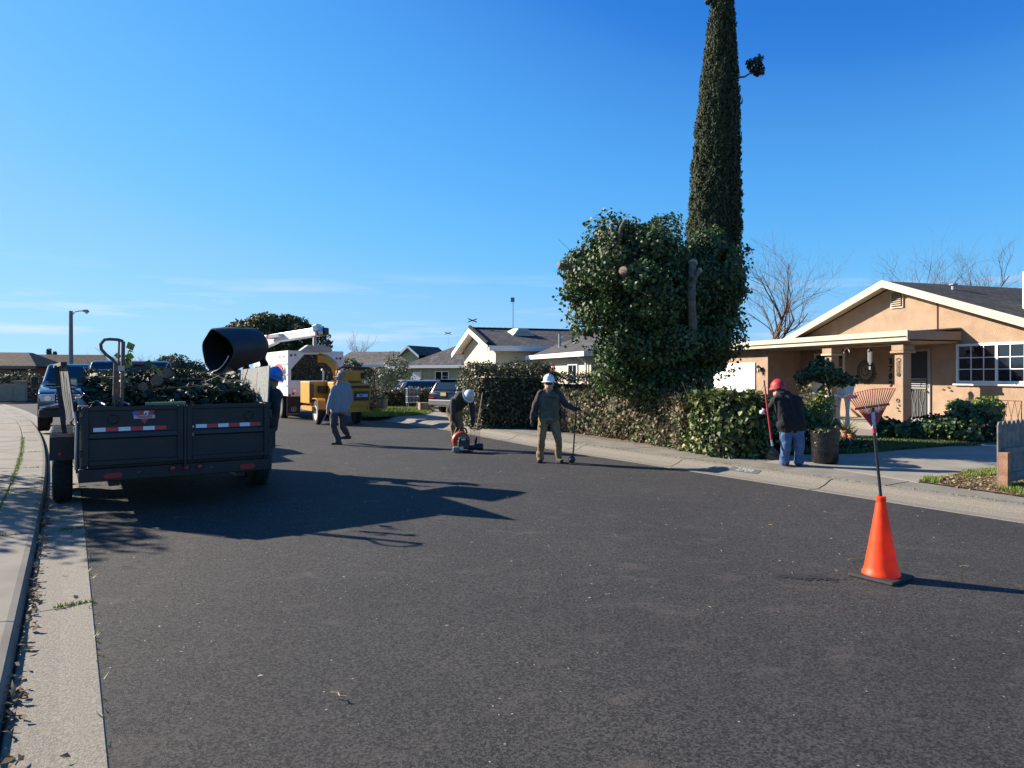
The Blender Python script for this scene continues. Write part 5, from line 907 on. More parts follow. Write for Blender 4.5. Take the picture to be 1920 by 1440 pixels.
MB().quad((.08, .42, 1.2), (BW - .08, .42, 1.2), (BW - .08, 1.35, 2.5), (.08, 1.35, 2.5)).build('chip_heap', mat('chip_dark', (.04, .04, .025), .9), ct)
MB().box(.25, .3, .55, BW - .25, 7.2, .78).build('chassis', PLAS, ct)
for x0 in (.05, BW - .55): mf = MB().box(x0, .32, .16, x0 + .50, .34, .86).build('mud_flap', PLAS, ct)
MB().tube([(.30 + .09 * math.cos(a), .31, .42 + .09 * math.sin(a)) for a in np.linspace(0, 6.283, 21)], .010, 5).build('flap_emblem_ring', CHR, mf); MB().box(.285, .300, .37, .315, .318, .47).build('flap_emblem_bar', CHR, mf); MB().box(.08, .305, .22, .52, .318, .235).build('flap_bar', CHR, mf)
for x in (.22, BW - .22):
    for y in (1.5, 6.0): wheel(ct, (x, y, .46), .46, .28, dirn=-1 if x < 1 else 1)
MB().box(.1, 4.4, .78, BW - .1, 6.3, 2.35).build('cab', WTR, ct, bevel=.08, seg=3); MB().box(.08, 4.7, 1.5, .099, 5.8, 2.1).build('cab_window', CGL, ct); MB().box(.2, 6.31, .78, BW - .2, 7.3, 1.55).build('bonnet', WTR, ct, bevel=.08)
def tk(u, v, Y): q = at(u, v, Y); d_ = Vector((q.x - tw0.x, q.y - tw0.y)); return Vector((d_.dot(NV), d_.dot(DV), q.z))
b0, b1 = tk(478, 640, 29.5), tk(598, 622, 26.2); MB().bar(b0, b1, .30, .34).build('boom', WTR, ct, bevel=.03); MB().bar(b1, tk(613, 621, 26.0), .24, .27).build('boom_tip', PLAS, ct, bevel=.03)
MB().bar(tk(590, 617, 26.2), tk(600, 613, 26.1), .30, .26).build('bucket_mount', WTR, ct, bevel=.04); MB().tube([tk(598, 623, 26.0), tk(607, 622, 26.0)], .15, 14).build('rotator', CHR, ct)
bb = tk(520, 629, 28.0); MB().bar(tk(508, 631.5, 28.0), tk(528, 628.5, 27.6), .305, .13).build('boom_label', mat('label_grey', (.45, .46, .48), .5), ct); MB().bar(tk(505, 632, 28.05), tk(509, 631.4, 27.98), .306, .16).build('boom_label_stripe', REFR, ct)
MB().bar(tk(488, 655, 29), tk(520, 640, 28), .22, .14).build('lower_arm', WTR, ct, bevel=.02); MB().bar(tk(482, 668, 29.3), tk(482, 640, 29.3), .5, .4).build('turret', WTR, ct); MB().bar(tk(590, 630, 26.3), tk(590, 652, 26.3), .12, .12).build('boom_rest', mat('dull_grey', (.4, .38, .37), .6), ct)
lgp = []
for k in range(9):
    a = math.pi * k / 8; lgp.append((1.3 - .72 * math.cos(a), 1.75 + .42 * math.sin(a)))
MB().prism(lgp + [(2.02, 1.70), (.58, 1.70)], 'x', -.032, -.023).build('logo_arch', mat('logo_red', (.55, .06, .06), .5), ct); MB().prism([(.7, 1.46), (1.9, 1.46), (1.9, 1.66), (.7, 1.66)], 'x', -.032, -.023).build('logo_band', MATS['logo_red'], ct)
for y in (.42, 2.2): MB().prism([(y - .12, 1.55), (y + .12, 1.55), (y + .05, 1.75), (y + .10, 1.75), (y, 2.10), (y - .10, 1.75), (y - .05, 1.75)], 'x', -.033, -.023).build('logo_tree', mat('logo_dark', (.05, .06, .05), .6), ct)
for y in (.5, 1.1): MB().box(-.026, y, 2.42, -.021, y + .16, 2.47).build('side_marker', mat('marker_orange', (.5, .2, .1), .4), ct)
# ---------------- yellow wood chipper
YEL = mat('chipper_yellow', (.56, .29, .035), .45, (.48, .24, .03), 4); c0 = W(23.0, 6.85); wc = thing('wood_chipper', 'yellow towable wood chipper with raised discharge chute and red safety bar', 'chipper', c0, ROAD_A); wc.scale = (.93, .93, 1.16)
MB().box(.20, .9, .62, .95, 2.1, 1.30).build('engine_cover', YEL, wc, bevel=.03); MB().box(.198, .88, .66, .36, .899, 1.22).build('radiator_grille', mat('grille_dark', (.10, .09, .06), .7), wc); MB().box(.5, .7, .95, .8, .88, 1.16).build('tool_box', PLAS, wc, bevel=.02)
MB().box(.85, .1, .45, 1.95, 1.5, 1.28).build('drum_housing', YEL, wc, bevel=.03)
f = MB(); f.hexa([(.80, -.55, .55), (2.02, -.55, .55), (1.85, .1, .55), (.95, .1, .55)], [(.72, -.60, 1.22), (2.08, -.60, 1.22), (1.85, .1, 1.30), (.95, .1, 1.30)]); f.build('feed_hopper', YEL, wc, bevel=.015)
MB().box(.86, -.64, 1.10, 1.98, -.605, 1.18).build('hopper_lip', mat('dark_red_metal', (.10, .015, .02), .5), wc); MB().box(1.0, -.2, 1.30, 1.95, .3, 1.62).build('feed_roller_box', YEL, wc, bevel=.02)
for x in (1.05, 1.80): MB().box(x, -.215, 1.38, x + .14, -.201, 1.56).build('rubber_pad', PLAS, wc)
MB().tube([(.72, -.62, .62), (.70, -.66, 1.40), (.76, -.66, 1.64), (.92, -.66, 1.72), (1.95, -.66, 1.70), (2.10, -.66, 1.62), (2.16, -.66, 1.38), (2.12, -.62, .62)], .03, 10).build('safety_bar', mat('maroon_bar', (.16, .015, .03), .4), wc)
MB().box(.80, -.64, .40, 1.98, -.56, .548).build('tail_panel', YEL, wc, bevel=.01)
for x in (.87, 1.86): MB().box(x, -.652, .48, x + .07, -.641, .53).build('tail_light', REDL, wc)
dp = MB().box(1.40, -.622, .74, 1.96, -.607, .98).build('badge', mat('badge_navy', (.02, .03, .05), .5), wc); text('BC1000', 'badge_lettering', .13, REFW, dp, (1.70, -.6235, .88), (math.pi / 2, 0, 0), .001, .002, .2, 1.0); MB().box(1.40, -.6225, .98, 1.96, -.6075, 1.02).build('badge_stripe', mat('badge_green', (.03, .10, .07), .5), dp)
text('Ve', 'maker_lettering', .16, PLAS, wc, (.96, -.612, 1.08), (math.pi / 2, 0, 0), .001, .003)
ch_ = MB(); pa = [(1.25, .8, 1.25), (1.24, .82, 1.55), (1.14, .90, 1.80), (.94, 1.05, 1.97), (.66, 1.25, 2.03)]
ws = [.26, .25, .23, .20, .22]; i0 = 0
for k, p in enumerate(pa):
    d = (Vector(pa[min(k + 1, 4)]) - Vector(pa[max(k - 1, 0)])).normalized(); sd_ = d.cross(Vector((.75, -.66, 0))).normalized(); up_ = sd_.cross(d).normalized(); q = Vector(p); h = ws[k] / 2
    ch_.v += [tuple(q + sd_ * h + up_ * h), tuple(q - sd_ * h + up_ * h), tuple(q - sd_ * h - up_ * h), tuple(q + sd_ * h - up_ * h)]
for k in range(4):
    for j in range(4): j2 = (j + 1) % 4; ch_.f.append((k * 4 + j, k * 4 + j2, k * 4 + 4 + j2, k * 4 + 4 + j))
co = ch_.build('discharge_chute', YEL, wc); MB().hexa([(.74, 1.09, 2.13), (.54, 1.27, 2.11), (.62, 1.37, 2.11), (.82, 1.19, 2.13)], [(.74, 1.09, 2.15), (.54, 1.27, 2.13), (.62, 1.37, 2.13), (.82, 1.19, 2.15)]).build('chute_flap', YEL, co)
MB().tube([(.75, .95, 1.3), (.75, .95, 1.60), (.68, .95, 1.66)], .035, 8).build('exhaust', CHR, wc); MB().lathe([(.08, 1.3), (.10, 1.42), (.08, 1.55), (.02, 1.57)], 12, (.92, .8, 0)).build('air_cleaner', PLAS, wc)
for x in (.42, 1.90):
    wheel(wc, (x, .55, .36), .36, .22, dirn=-1 if x < 1 else 1, rim=mat('rim_pale', (.5, .5, .5), .5)); fe = MB(); x0 = x - .15
    fe.prism([(.05, .48), (.12, .74), (.30, .80), (.80, .80), (.98, .74), (1.05, .48), (1.02, .48), (.96, .72), (.79, .775), (.31, .775), (.14, .72), (.08, .48)], 'x', x0, x0 + .30); fe.build('fender', YEL, wc)
MB().box(.9, 1.5, .42, 1.3, 3.3, .52).build('tongue', YEL, wc); MB().box(.2, .6, .42, 1.9, 1.9, .55).build('frame', YEL, wc)
# ================================================================ people
def capsule(mb, p, q, r0, r1, n=10):
    p, q = Vector(p), Vector(q); d = q - p; L = max(d.length, 1e-4); prof = []
    for k in range(5): a = -math.pi / 2 + k * math.pi / 8; prof.append((r0 * math.cos(a) if k else .0005, r0 * math.sin(a)))
    for k in range(5): a = k * math.pi / 8; prof.append((r1 * math.cos(a) if k < 4 else .0005, L + r1 * math.sin(a)))
    t = MB(); t.lathe(prof, n); M = Matrix.Translation(p) @ (d / L).to_track_quat('Z', 'Y').to_matrix().to_4x4(); t.xf(M)
    i = len(mb.v); mb.v += t.v; mb.f += [tuple(i + j for j in f) for f in t.f]
def fuse(caps, voxel=.013, smooth_it=2, wrinkle=()):
    mb = MB()
    for c in caps: capsule(mb, c[0], c[1], c[2], c[3])
    me = mb.mesh('raw'); o = bpy.data.objects.new('raw', me); COL.objects.link(o); md = o.modifiers.new('r', 'REMESH'); md.mode = 'VOXEL'; md.voxel_size = voxel
    dg = bpy.context.evaluated_depsgraph_get(); dg.update(); m2 = bpy.data.meshes.new_from_object(o.evaluated_get(dg)); bpy.data.objects.remove(o)
    bm = bmesh.new(); bm.from_mesh(m2)
    for _ in range(smooth_it): bmesh.ops.smooth_vert(bm, verts=bm.verts, factor=.5, use_axis_x=True, use_axis_y=True, use_axis_z=True)
    bm.to_mesh(m2); bm.free(); return m2
def near_tag(me, caps):
    n = len(me.vertices); co = np.empty(n * 3, np.float32); me.vertices.foreach_get('co', co); co = co.reshape(-1, 3).astype(float); best = np.full(n, 1e9); idx = np.zeros(n, int)
    for c in caps:
        p, q = np.array(c[0], float), np.array(c[1], float); d = q - p; L2 = max((d * d).sum(), 1e-8); t = np.clip(((co - p) @ d) / L2, 0, 1); r = c[2] + (c[3] - c[2]) * t
        ds = np.linalg.norm(co - (p + t[:, None] * d), axis=1) - r; k = ds < best; best[k] = ds[k]; idx[k] = c[4]
    return co, idx
SKIN = mat('skin', (.42, .22, .14), .6, (.48, .26, .17), 20)
def finish_body(name, caps, mats, parent, voxel=.013, wr=(), hems=()):
    """one continuous figure; cloth regions get folds"""
    me = fuse(caps, voxel); co, idx = near_tag(me, caps); nv = np.empty(len(co) * 3, np.float32); me.vertices.foreach_get('normal', nv); nv = nv.reshape(-1, 3)
    off = np.zeros(len(co))
    for tg, amp, sc, st in wr:
        for i in np.nonzero(idx == tg)[0]: p = Vector((co[i][0] * sc, co[i][1] * sc, co[i][2] * sc * st)); off[i] = amp * (mnoise.noise(p) + .6 * mnoise.noise(p * 2.1))
    co = co + nv * off[:, None]; me.vertices.foreach_set('co', co.astype(np.float32).ravel())
    me.materials.clear()
    for m in mats: me.materials.append(m)
    ls = np.empty(len(me.loops), np.int32); me.loops.foreach_get('vertex_index', ls); st_ = np.empty(len(me.polygons), np.int32); me.polygons.foreach_get('loop_start', st_)
    me.polygons.foreach_set('material_index', idx[ls[st_]].astype(np.int32)); me.polygons.foreach_set('use_smooth', [True] * len(me.polygons)); me.update(); return obj(name, me, None, parent)
def hand(caps, w, d, up, tg, r=.011, L=.075, curl=.5):
    """palm and five bent fingers: w wrist, d pointing direction, up = back of the hand"""
    w, d, up = Vector(w), Vector(d).normalized(), Vector(up); up = (up - d * up.dot(d)).normalized(); sd = d.cross(up)
    k = w + d * .085; caps.append((tuple(w), tuple(k), .028, .034, tg)); caps.append((tuple(w + sd * .018), tuple(k + sd * .026), .022, .020, tg)); caps.append((tuple(w - sd * .018), tuple(k - sd * .026), .022, .020, tg))
    for j, ln in zip((-1.5, -.5, .5, 1.5), (.85, 1.0, .95, .75)):
        b = k + sd * j * .021; m = b + (d * .8 - up * curl * .6).normalized() * L * ln * .55; e = m + (d * (1 - curl) - up * curl).normalized() * L * ln * .45; caps.append((tuple(b), tuple(m), r, r * .95, tg)); caps.append((tuple(m), tuple(e), r * .95, r * .8, tg))
    b = w + d * .035 + sd * .034; m = b + (d * .6 + sd * .7 - up * .2).normalized() * .04; e = m + (d * .8 + sd * .2 - up * curl * .5).normalized() * .032; caps.append((tuple(b), tuple(m), r * 1.1, r, tg)); caps.append((tuple(m), tuple(e), r, r * .85, tg))
def head(caps, c, f, tg, up=(0, 0, 1), k=1.0):
    c, f, up = Vector(c), Vector(f).normalized(), Vector(up).normalized(); f = (f - up * f.dot(up)).normalized(); s = f.cross(up)
    def P(a, b, h): return tuple(c + f * a * k + s * b * k + up * h * k)
    caps.append((P(-.018, 0, .03), P(-.005, 0, .03), .092 * k, .09 * k, tg)); caps.append((P(.025, 0, -.03), P(.045, 0, -.085), .070 * k, .050 * k, tg)); caps.append((P(.03, -.02, -.06), P(.03, .02, -.06), .058 * k, .058 * k, tg))
    caps.append((P(.088, 0, .012), P(.108, 0, -.022), .010 * k, .016 * k, tg)); caps.append((P(.085, -.022, -.062), P(.085, .022, -.062), .011 * k, .011 * k, tg)); caps.append((P(.078, -.05, .025), P(.078, .05, .025), .016 * k, .016 * k, tg))
    for sx in (-1, 1): caps.append((P(-.012, sx * .088, .018), P(-.008, sx * .09, -.02), .016 * k, .013 * k, tg))
    return f, s, up
def torso(caps, pel, chest, neck, wd, tg_top, tg_pant, sideX=(1, 0, 0), hw=.13, r=.13, belly=.13):
    sx = Vector(sideX).normalized(); pel, chest, neck = Vector(pel), Vector(chest), Vector(neck); mid = pel.lerp(chest, .5)
    caps.append((tuple(pel - sx * hw * .6), tuple(pel + sx * hw * .6), .125, .125, tg_pant))
    for k in (-1, 0, 1): caps.append((tuple(pel + sx * k * hw * .62 + (chest - pel) * .06), tuple(mid + sx * k * hw * .62), belly, belly, tg_top)); caps.append((tuple(mid + sx * k * hw * .62), tuple(chest + sx * k * hw * .75), belly, r * .95, tg_top))
    caps.append((tuple(chest - sx * (wd * .5 - .06) + Vector((0, 0, .0))), tuple(chest + sx * (wd * .5 - .06)), .085, .085, tg_top)); caps.append((tuple(chest), tuple(neck), .10, .065, tg_top))
def limb(caps, a, b, c, r, tg1, tg2=None): caps.append((a, b, r[0], r[1], tg1)); caps.append((b, c, r[1] * .98, r[2], tg2 if tg2 is not None else tg1))
def shoe(caps, ank, d, tg, z0=.0, L=.20):
    a = Vector(ank); d = Vector(d).normalized(); caps.append((tuple(a + Vector((0, 0, .0))), tuple(a - Vector((0, 0, max(.0, a.z - z0 - .055)))), .052, .05, tg)); h = Vector((a.x, a.y, z0 + .045)) - d * .05; caps.append((tuple(h), tuple(h + d * L * .55 + Vector((0, 0, .005))), .045, .046, tg)); caps.append((tuple(h + d * L * .55), tuple(h + d * L), .044, .036, tg)); caps.append((tuple(h + Vector((.0, 0, -.015))), tuple(h + d * L + Vector((0, 0, -.012))), .034, .03, tg))
def hard_hat(parent, c, f, m, up=(0, 0, 1), full=True, k=1.0):
    c, f, up = Vector(c), Vector(f).normalized(), Vector(up).normalized(); f = (f - up * f.dot(up)).normalized(); s = f.cross(up); M = Matrix(((s.x, f.x, up.x, c.x), (s.y, f.y, up.y, c.y), (s.z, f.z, up.z, c.z), (0, 0, 0, 1)))
    mb = MB(); brim = .158 if full else .128
    mb.lathe([(brim, -.004), (brim, .004), (.124, .016), (.122, .05), (.108, .10), (.075, .138), (.035, .156), (.001, .160)], 24)
    mb.v = [(x * .93, y * 1.10 + (.0 if full or z > .02 or y < 0 else .035), z) for x, y, z in mb.v]; o = mb.xf(Matrix.Scale(k, 4)).xf(M).build('hard_hat', m, parent, sm=60)
    r = MB().tube([(0, .125 * math.cos(a), .012 + .150 * math.sin(a)) for a in np.linspace(.25, 2.9, 14)], .012, 6).xf(Matrix.Scale(k, 4)).xf(M); r.build('crown_ridge', m, o, sm=60); return o
def persona(name, label, u, v, Y, z0=0.0): q = at(u, 702, Y); return thing('person', label, 'person', (q.x, Y, z0))
def conv(ox, oy, sc, u0, v0, ppm): return lambda zx, zy, dy=0.0: (((ox + zx / sc) - u0) / ppm, dy, (v0 - (oy + zy / sc)) / ppm)
LW = lambda n_, c, c2, b=.004: mat(n_, c, .9, c2, 14, b, 90)
OLV = LW('olive_fleece', (.085, .078, .050), (.115, .105, .07)); SLV = LW('plum_knit', (.040, .028, .030), (.055, .040, .042)); TANP = LW('tan_work_trousers', (.20, .125, .058), (.27, .175, .085)); BOOT = LW('brown_boots', (.045, .032, .024), (.07, .05, .038)); GLV = LW('dark_gloves', (.03, .03, .03), (.05, .05, .05)); WHH = mat('white_hat_plastic', (.74, .75, .76), .35)
# --- worker in olive pullover with a pole
Y_ = 2236.5 / 166; c = conv(800, 680, 6, 1030, 868, 1278 / Y_); t = persona('person', 'worker in olive pullover and white hard hat holding an upright pole', 1030, 868, Y_); caps = []
pel, ches, nk, hd = c(1370, 640), c(1375, 390), c(1375, 300), c(1375, 248, -.02)
torso(caps, pel, ches, nk, .44, 0, 2, hw=.13, r=.125, belly=.12); caps.append((c(1335, 640), c(1415, 640), .125, .125, 0)); caps.append((nk, (nk[0], nk[1] - .01, nk[2] + .05), .055, .05, 3)); head(caps, hd, (-.12, -1, -.05), 3); caps.append((c(1350, 305), c(1400, 305), .062, .062, 1))
limb(caps, c(1285, 345), c(1215, 500, -.02), c(1185, 620, -.06), (.078, .066, .05), 1); hand(caps, c(1184, 625, -.06), (-.05, -.1, -1), (-1, -.2, 0), 5)
limb(caps, c(1470, 340), c(1575, 480, .02), c(1668, 520, -.05), (.078, .066, .05), 1); hand(caps, c(1665, 518, -.05), (1, -.15, .05), (0, .3, 1), 5, curl=.85)
limb(caps, c(1315, 660), c(1290, 860, -.04), c(1280, 1060, .02), (.108, .082, .068), 2); limb(caps, c(1430, 660), c(1480, 860, -.02), c(1487, 1040, .06), (.108, .082, .068), 2)
caps.append((c(1275, 1020, .02), c(1280, 1065, .02), .074, .078, 2)); caps.append((c(1485, 1000, .05), c(1487, 1040, .06), .072, .076, 2)); shoe(caps, c(1280, 1075, .02), (-.25, -1, 0), 4); shoe(caps, c(1490, 1050, .06), (.35, -1, 0), 4)
finish_body('body', caps, [OLV, SLV, TANP, SKIN, BOOT, GLV], t, .0125, wr=((0, .012, 9, .5), (1, .010, 12, .6), (2, .013, 10, .7))); hard_hat(t, (hd[0], hd[1], hd[2] + .055), (-.1, -1, .05), WHH)
MB().box(hd[0] - .07, -.135, hd[2] + .0, hd[0] + .062, -.105, hd[2] + .032).build('sunglasses', mat('dark_lens', (.01, .01, .012), .1), t, bevel=.012)
MB().box(c(1330, 385)[0], -.155, c(1330, 392)[2], c(1450, 380)[0], -.135, c(1330, 380)[2]).build('chest_print', mat('print_dark', (.03, .03, .025), .8), t)
pt = thing('tool_pole', 'long black pole with a round dark head resting on the asphalt', 'pole', tuple(t.location)); MB().tube([c(1690, 330, -.07), c(1680, 520, -.07), c(1640, 1080, -.07)], .014, 8).build('shaft', BLK, pt); bc = c(1630, 1120, -.07); MB().lathe([(.005, -.072), (.05, -.055), (.072, 0), (.055, .045), (.02, .07)], 14, (bc[0], bc[1], .078)).build('round_head', mat('dark_ball', (.03, .03, .032), .5, (.06, .06, .06), 20, .006, 50), pt, sm=60)
# --- worker bending over the blower
Y_ = 15.9; ppm = 1278 / Y_; c = conv(800, 680, 6, 853, 842.6, ppm); t = persona('person', 'worker in dark jacket and white hard hat bending down over the orange blower', 853, 842, Y_); caps = []
JKT = LW('charcoal_jacket', (.030, .027, .028), (.045, .040, .041)); pel, ches, nk, hd = c(300, 520, .12), c(410, 385, -.08), c(440, 370, -.16), c(468, 385, -.22)
torso(caps, pel, ches, nk, .42, 0, 1, sideX=(.55, .8, -.1), hw=.14, r=.135, belly=.135); head(caps, hd, (.35, -.5, -.8), 2, up=(.45, -.75, .5))
limb(caps, c(495, 400, -.02), c(520, 550, -.05), c(520, 665, -.1), (.078, .064, .05), 0); hand(caps, c(520, 668, -.1), (0, -.1, -1), (1, 0, 0), 4, curl=.8)
limb(caps, c(310, 420, -.15), c(300, 600, -.25), c(345, 690, -.32), (.078, .064, .05), 0); hand(caps, c(345, 692, -.32), (.25, -.2, -1), (-1, 0, 0), 4, curl=.8)
limb(caps, c(265, 550, .1), c(300, 690, -.02), c(320, 930, .12), (.105, .08, .066), 1); limb(caps, c(345, 545, .16), c(375, 690, .08), c(380, 920, .22), (.105, .08, .066), 1); shoe(caps, c(320, 930, .12), (.4, -1, 0), 3); shoe(caps, c(380, 925, .22), (.6, -1, 0), 3)
finish_body('body', caps, [JKT, TANP, SKIN, BOOT, GLV], t, .0125, wr=((0, .012, 10, .6), (1, .013, 10, .7))); hard_hat(t, Vector(hd) + Vector((.02, -.03, .03)), (.35, -.5, -.8), mat('grey_hat_plastic', (.55, .56, .56), .4), up=(.55, -.72, .45))
sr = thing('thin_rake', 'thin wooden handled rake leaning against the driveway hedge', 'rake', tuple(t.location)); MB().tube([c(610, 350, .9), c(560, 740, .2)], .011, 6).build('handle', mat('ash_wood', (.30, .21, .12), .7), sr); MB().bar(c(485, 745, .1), c(600, 750, .1), .03, .025).build('head_bar', mat('rust_red', (.20, .06, .04), .7), sr)
for k in range(8): a = c(490 + k * 15, 750, .1); MB().tube([a, (a[0], a[1] - .02, .13)], .005, 4).build('tine', MATS['rust_red'], sr)
# --- blower standing on the road
g0 = G(866, 849); bw = thing('backpack_blower', 'orange and black backpack leaf blower standing on the asphalt', 'blower', tuple(g0), .15); ORG = mat('blower_orange', (.50, .075, .022), .4, (.44, .06, .02), 5); k_ = 15.2 / 1278
MB().lathe([(.05, -.10), (.16, -.10), (.205, -.05), (.205, .04), (.15, .09), (.03, .10)], 22, (-.02, .05, .27), 'y').build('fan_housing', ORG, bw, sm=50); MB().box(-.22, -.02, .0, .20, .16, .05).build('base_frame', PLAS, bw, bevel=.015)
MB().box(-.10, -.20, .10, .16, -.055, .30).build('engine_block', mat('engine_black', (.02, .02, .022), .5, (.06, .06, .06), 18), bw, bevel=.03); MB().box(-.08, -.215, .28, .10, -.06, .36).build('engine_cover', PLAS, bw, bevel=.025); MB().box(-.03, -.218, .30, .06, -.214, .335).build('cover_plate', CHR, bw)
MB().box(-.21, -.18, .03, -.06, -.03, .15).build('fuel_tank', mat('tank_teal', (.10, .20, .19), .4), bw, bevel=.03); MB().lathe([(.045, -.03), (.045, .03)], 12, (-.02, -.19, .12), 'y').build('fuel_cap', mat('cap_pale', (.5, .52, .5), .5), bw)
MB().tube([(-.13, .12, .10), (-.16, .16, .40), (-.10, .16, .54), (.02, .16, .555), (.10, .16, .52), (.13, .16, .42)], .022, 8).build('back_frame', PLAS, bw); MB().tube([(-.06, .05, .46), (-.04, .05, .52), (.03, .05, .52), (.06, .05, .46)], .016, 8).build('carry_handle', PLAS, bw)
MB().tube([(.12, 0, .12), (.24, -.03, .11), (.34, -.05, .14), (.45, -.05, .13)], [.055, .06, .06, .07], 14).build('blower_tube', PLAS, bw, sm=50); MB().lathe([(.052, -.09), (.082, -.07), (.085, .04), (.05, .05)], 16, (.42, -.05, .13), 'x').build('tube_elbow', PLAS, bw, sm=50); MB().tube([(.30, -.05, .18), (.31, -.06, .28), (.33, -.06, .35)], [.022, .026, .022], 8).build('throttle_grip', PLAS, bw)
# --- worker in grey hoodie walking
Y_ = 2236.5 / 133; ppm = 1278 / Y_; c = conv(590, 680, 8.47, 638, 835, ppm); t = persona('person', 'worker in light grey hoodie and cap walking with a thin rod', 638, 835, Y_); caps = []
GRY = LW('grey_hoodie', (.27, .28, .31), (.29, .30, .33)); DPN = LW('slate_trousers', (.055, .055, .062), (.08, .08, .088)); pel, ches, nk, hd = c(390, 760), c(415, 440), c(425, 350), c(412, 250)
torso(caps, pel, ches, nk, .43, 0, 1, sideX=(.8, .6, 0), hw=.15, r=.135, belly=.14); caps.append((c(330, 735), c(440, 735), .135, .135, 0)); caps.append((nk, c(418, 310), .058, .055, 2)); head(caps, hd, (-.9, -.45, 0), 2); caps.append((c(455, 335, .05), c(500, 340, .1), .07, .06, 0)); caps.append((c(380, 345, -.02), c(470, 345, .05), .065, .065, 0))
limb(caps, c(520, 400, .12), c(545, 590, .12), c(512, 740, .02), (.075, .066, .052), 0); hand(caps, c(510, 745, .02), (-.1, -.15, -1), (1, 0, 0), 2)
limb(caps, c(330, 400, -.12), c(282, 580, -.15), c(245, 735, -.2), (.075, .066, .052), 0); hand(caps, c(243, 740, -.2), (-.1, -.1, -1), (-1, 0, 0), 2, curl=.85)
limb(caps, c(335, 790, -.08), c(315, 980, -.14), c(385, 1235, -.06), (.108, .085, .07), 1); limb(caps, c(430, 790, .08), c(420, 1010, .10), c(470, 1150, .30), (.108, .085, .07), 1); caps.append((c(380, 1190, -.07), c(386, 1235, -.06), .078, .08, 1)); shoe(caps, c(388, 1245, -.06), (-1, -.35, 0), 3); a = c(475, 1165, .32); shoe(caps, a, (-.75, -.3, 0), 3, z0=a[2] - .11)
finish_body('body', caps, [GRY, DPN, SKIN, BOOT], t, .0125, wr=((0, .013, 9, .55), (1, .014, 10, .7)))
cp = MB(); cp.lathe([(.104, -.01), (.106, .03), (.092, .08), (.055, .112), (.001, .118)], 20, (hd[0] + .012, hd[1], hd[2] + .045)); cap_ = cp.build('cap', mat('cap_grey', (.20, .20, .19), .9, (.25, .25, .23), 12), t, sm=60); MB().hexa([(hd[0] - .09, hd[1] - .12, hd[2] + .035), (hd[0] - .04, hd[1] - .14, hd[2] + .035), (hd[0] - .08, hd[1] + .04, hd[2] + .045), (hd[0] - .10, hd[1] + .02, hd[2] + .045)], [(hd[0] - .175, hd[1] - .13, hd[2] + .035), (hd[0] - .13, hd[1] - .165, hd[2] + .035), (hd[0] - .09, hd[1] + .04, hd[2] + .055), (hd[0] - .115, hd[1] + .02, hd[2] + .055)]).build('cap_visor', MATS['cap_grey'], cap_)
MB().box(hd[0] - .09, hd[1] - .115, hd[2] + .0, hd[0] + .04, hd[1] - .085, hd[2] + .03).build('sunglasses', mat('blue_lens', (.10, .25, .38), .1), t, bevel=.01)
rd = thing('thin_rod', 'thin pale rod carried low by the worker in the hoodie', 'rod', tuple(t.location)); MB().tube([c(262, 700, -.21), c(240, 780, -.22), c(130, 985, -.26)], .009, 6).build('shaft', mat('pale_rod', (.45, .40, .33), .6), rd); MB().tube([c(130, 985, -.26), c(150, 1000, -.26), c(185, 992, -.26)], .008, 6).build('hook_end', mat('pale_rod', (.45, .40, .33), .6), rd)
# --- worker in blue jeans at the hedge
Y_ = 1.622 * 1278 / 171; ppm = 1278 / Y_; c = conv(1420, 710, 8, 1488, 873, ppm); t = persona('person', 'stooping worker in black hoodie, blue jeans and red hard hat seen from behind', 1488, 873, Y_, .128); caps = []
BLKH = LW('black_hoodie', (.005, .005, .006), (.009, .009, .010)); JEAN = mat('blue_denim', (.045, .095, .20), .9, (.085, .15, .27), 9, .003, 120); pel, ches, nk, hd = c(520, 740, .0), c(480, 360, .12), c(445, 250, .2), c(402, 185, .26)
torso(caps, pel, ches, nk, .47, 0, 1, sideX=(1, .1, 0), hw=.165, r=.15, belly=.15); caps.append((c(400, 690), c(610, 660), .14, .14, 0)); head(caps, hd, (-.55, .8, -.3), 2); caps.append((c(395, 245, .16), c(500, 235, .16), .075, .07, 0))
limb(caps, c(320, 320, .1), c(245, 440, .16), c(185, 500, .12), (.085, .072, .055), 0); hand(caps, c(187, 500, .12), (-.9, .1, -.1), (0, -1, 0), 4, curl=.85); limb(caps, c(640, 320, .1), c(700, 480, .12), c(712, 620, .2), (.085, .072, .055), 0); hand(caps, c(712, 622, .2), (0, .15, -1), (1, 0, 0), 2)
limb(caps, c(425, 760), c(420, 1000, -.03), c(418, 1225, .02), (.115, .09, .078), 1); limb(caps, c(605, 750), c(625, 1000, -.02), c(630, 1230, .02), (.115, .09, .078), 1)
for x in (416, 630): caps.append((c(x, 1180, .02), c(x, 1240, .02), .085, .09, 1))
shoe(caps, c(420, 1250, .02), (-.1, 1, 0), 3); shoe(caps, c(635, 1255, .02), (.35, .9, 0), 3)
finish_body('body', caps, [BLKH, JEAN, SKIN, BOOT, mat('white_glove', (.45, .44, .44), .8)], t, .0125, wr=((0, .013, 9, .5), (1, .013, 11, .75))); hard_hat(t, Vector(hd) + Vector((.0, .0, .045)), (-.6, .8, -.1), mat('red_hat_plastic', (.38, .015, .022), .6), up=(-.2, .12, .97), full=False)
MB().lathe([(.112, -.02), (.116, .0), (.110, .02)], 20, (hd[0] + .005, hd[1] - .005, hd[2] + .025)).build('hat_band', BLK, t)
rk = thing('red_rake', 'black fan rake on a red pole held by the worker in jeans', 'rake', tuple(t.location)); RP = mat('red_pole', (.50, .03, .04), .4)
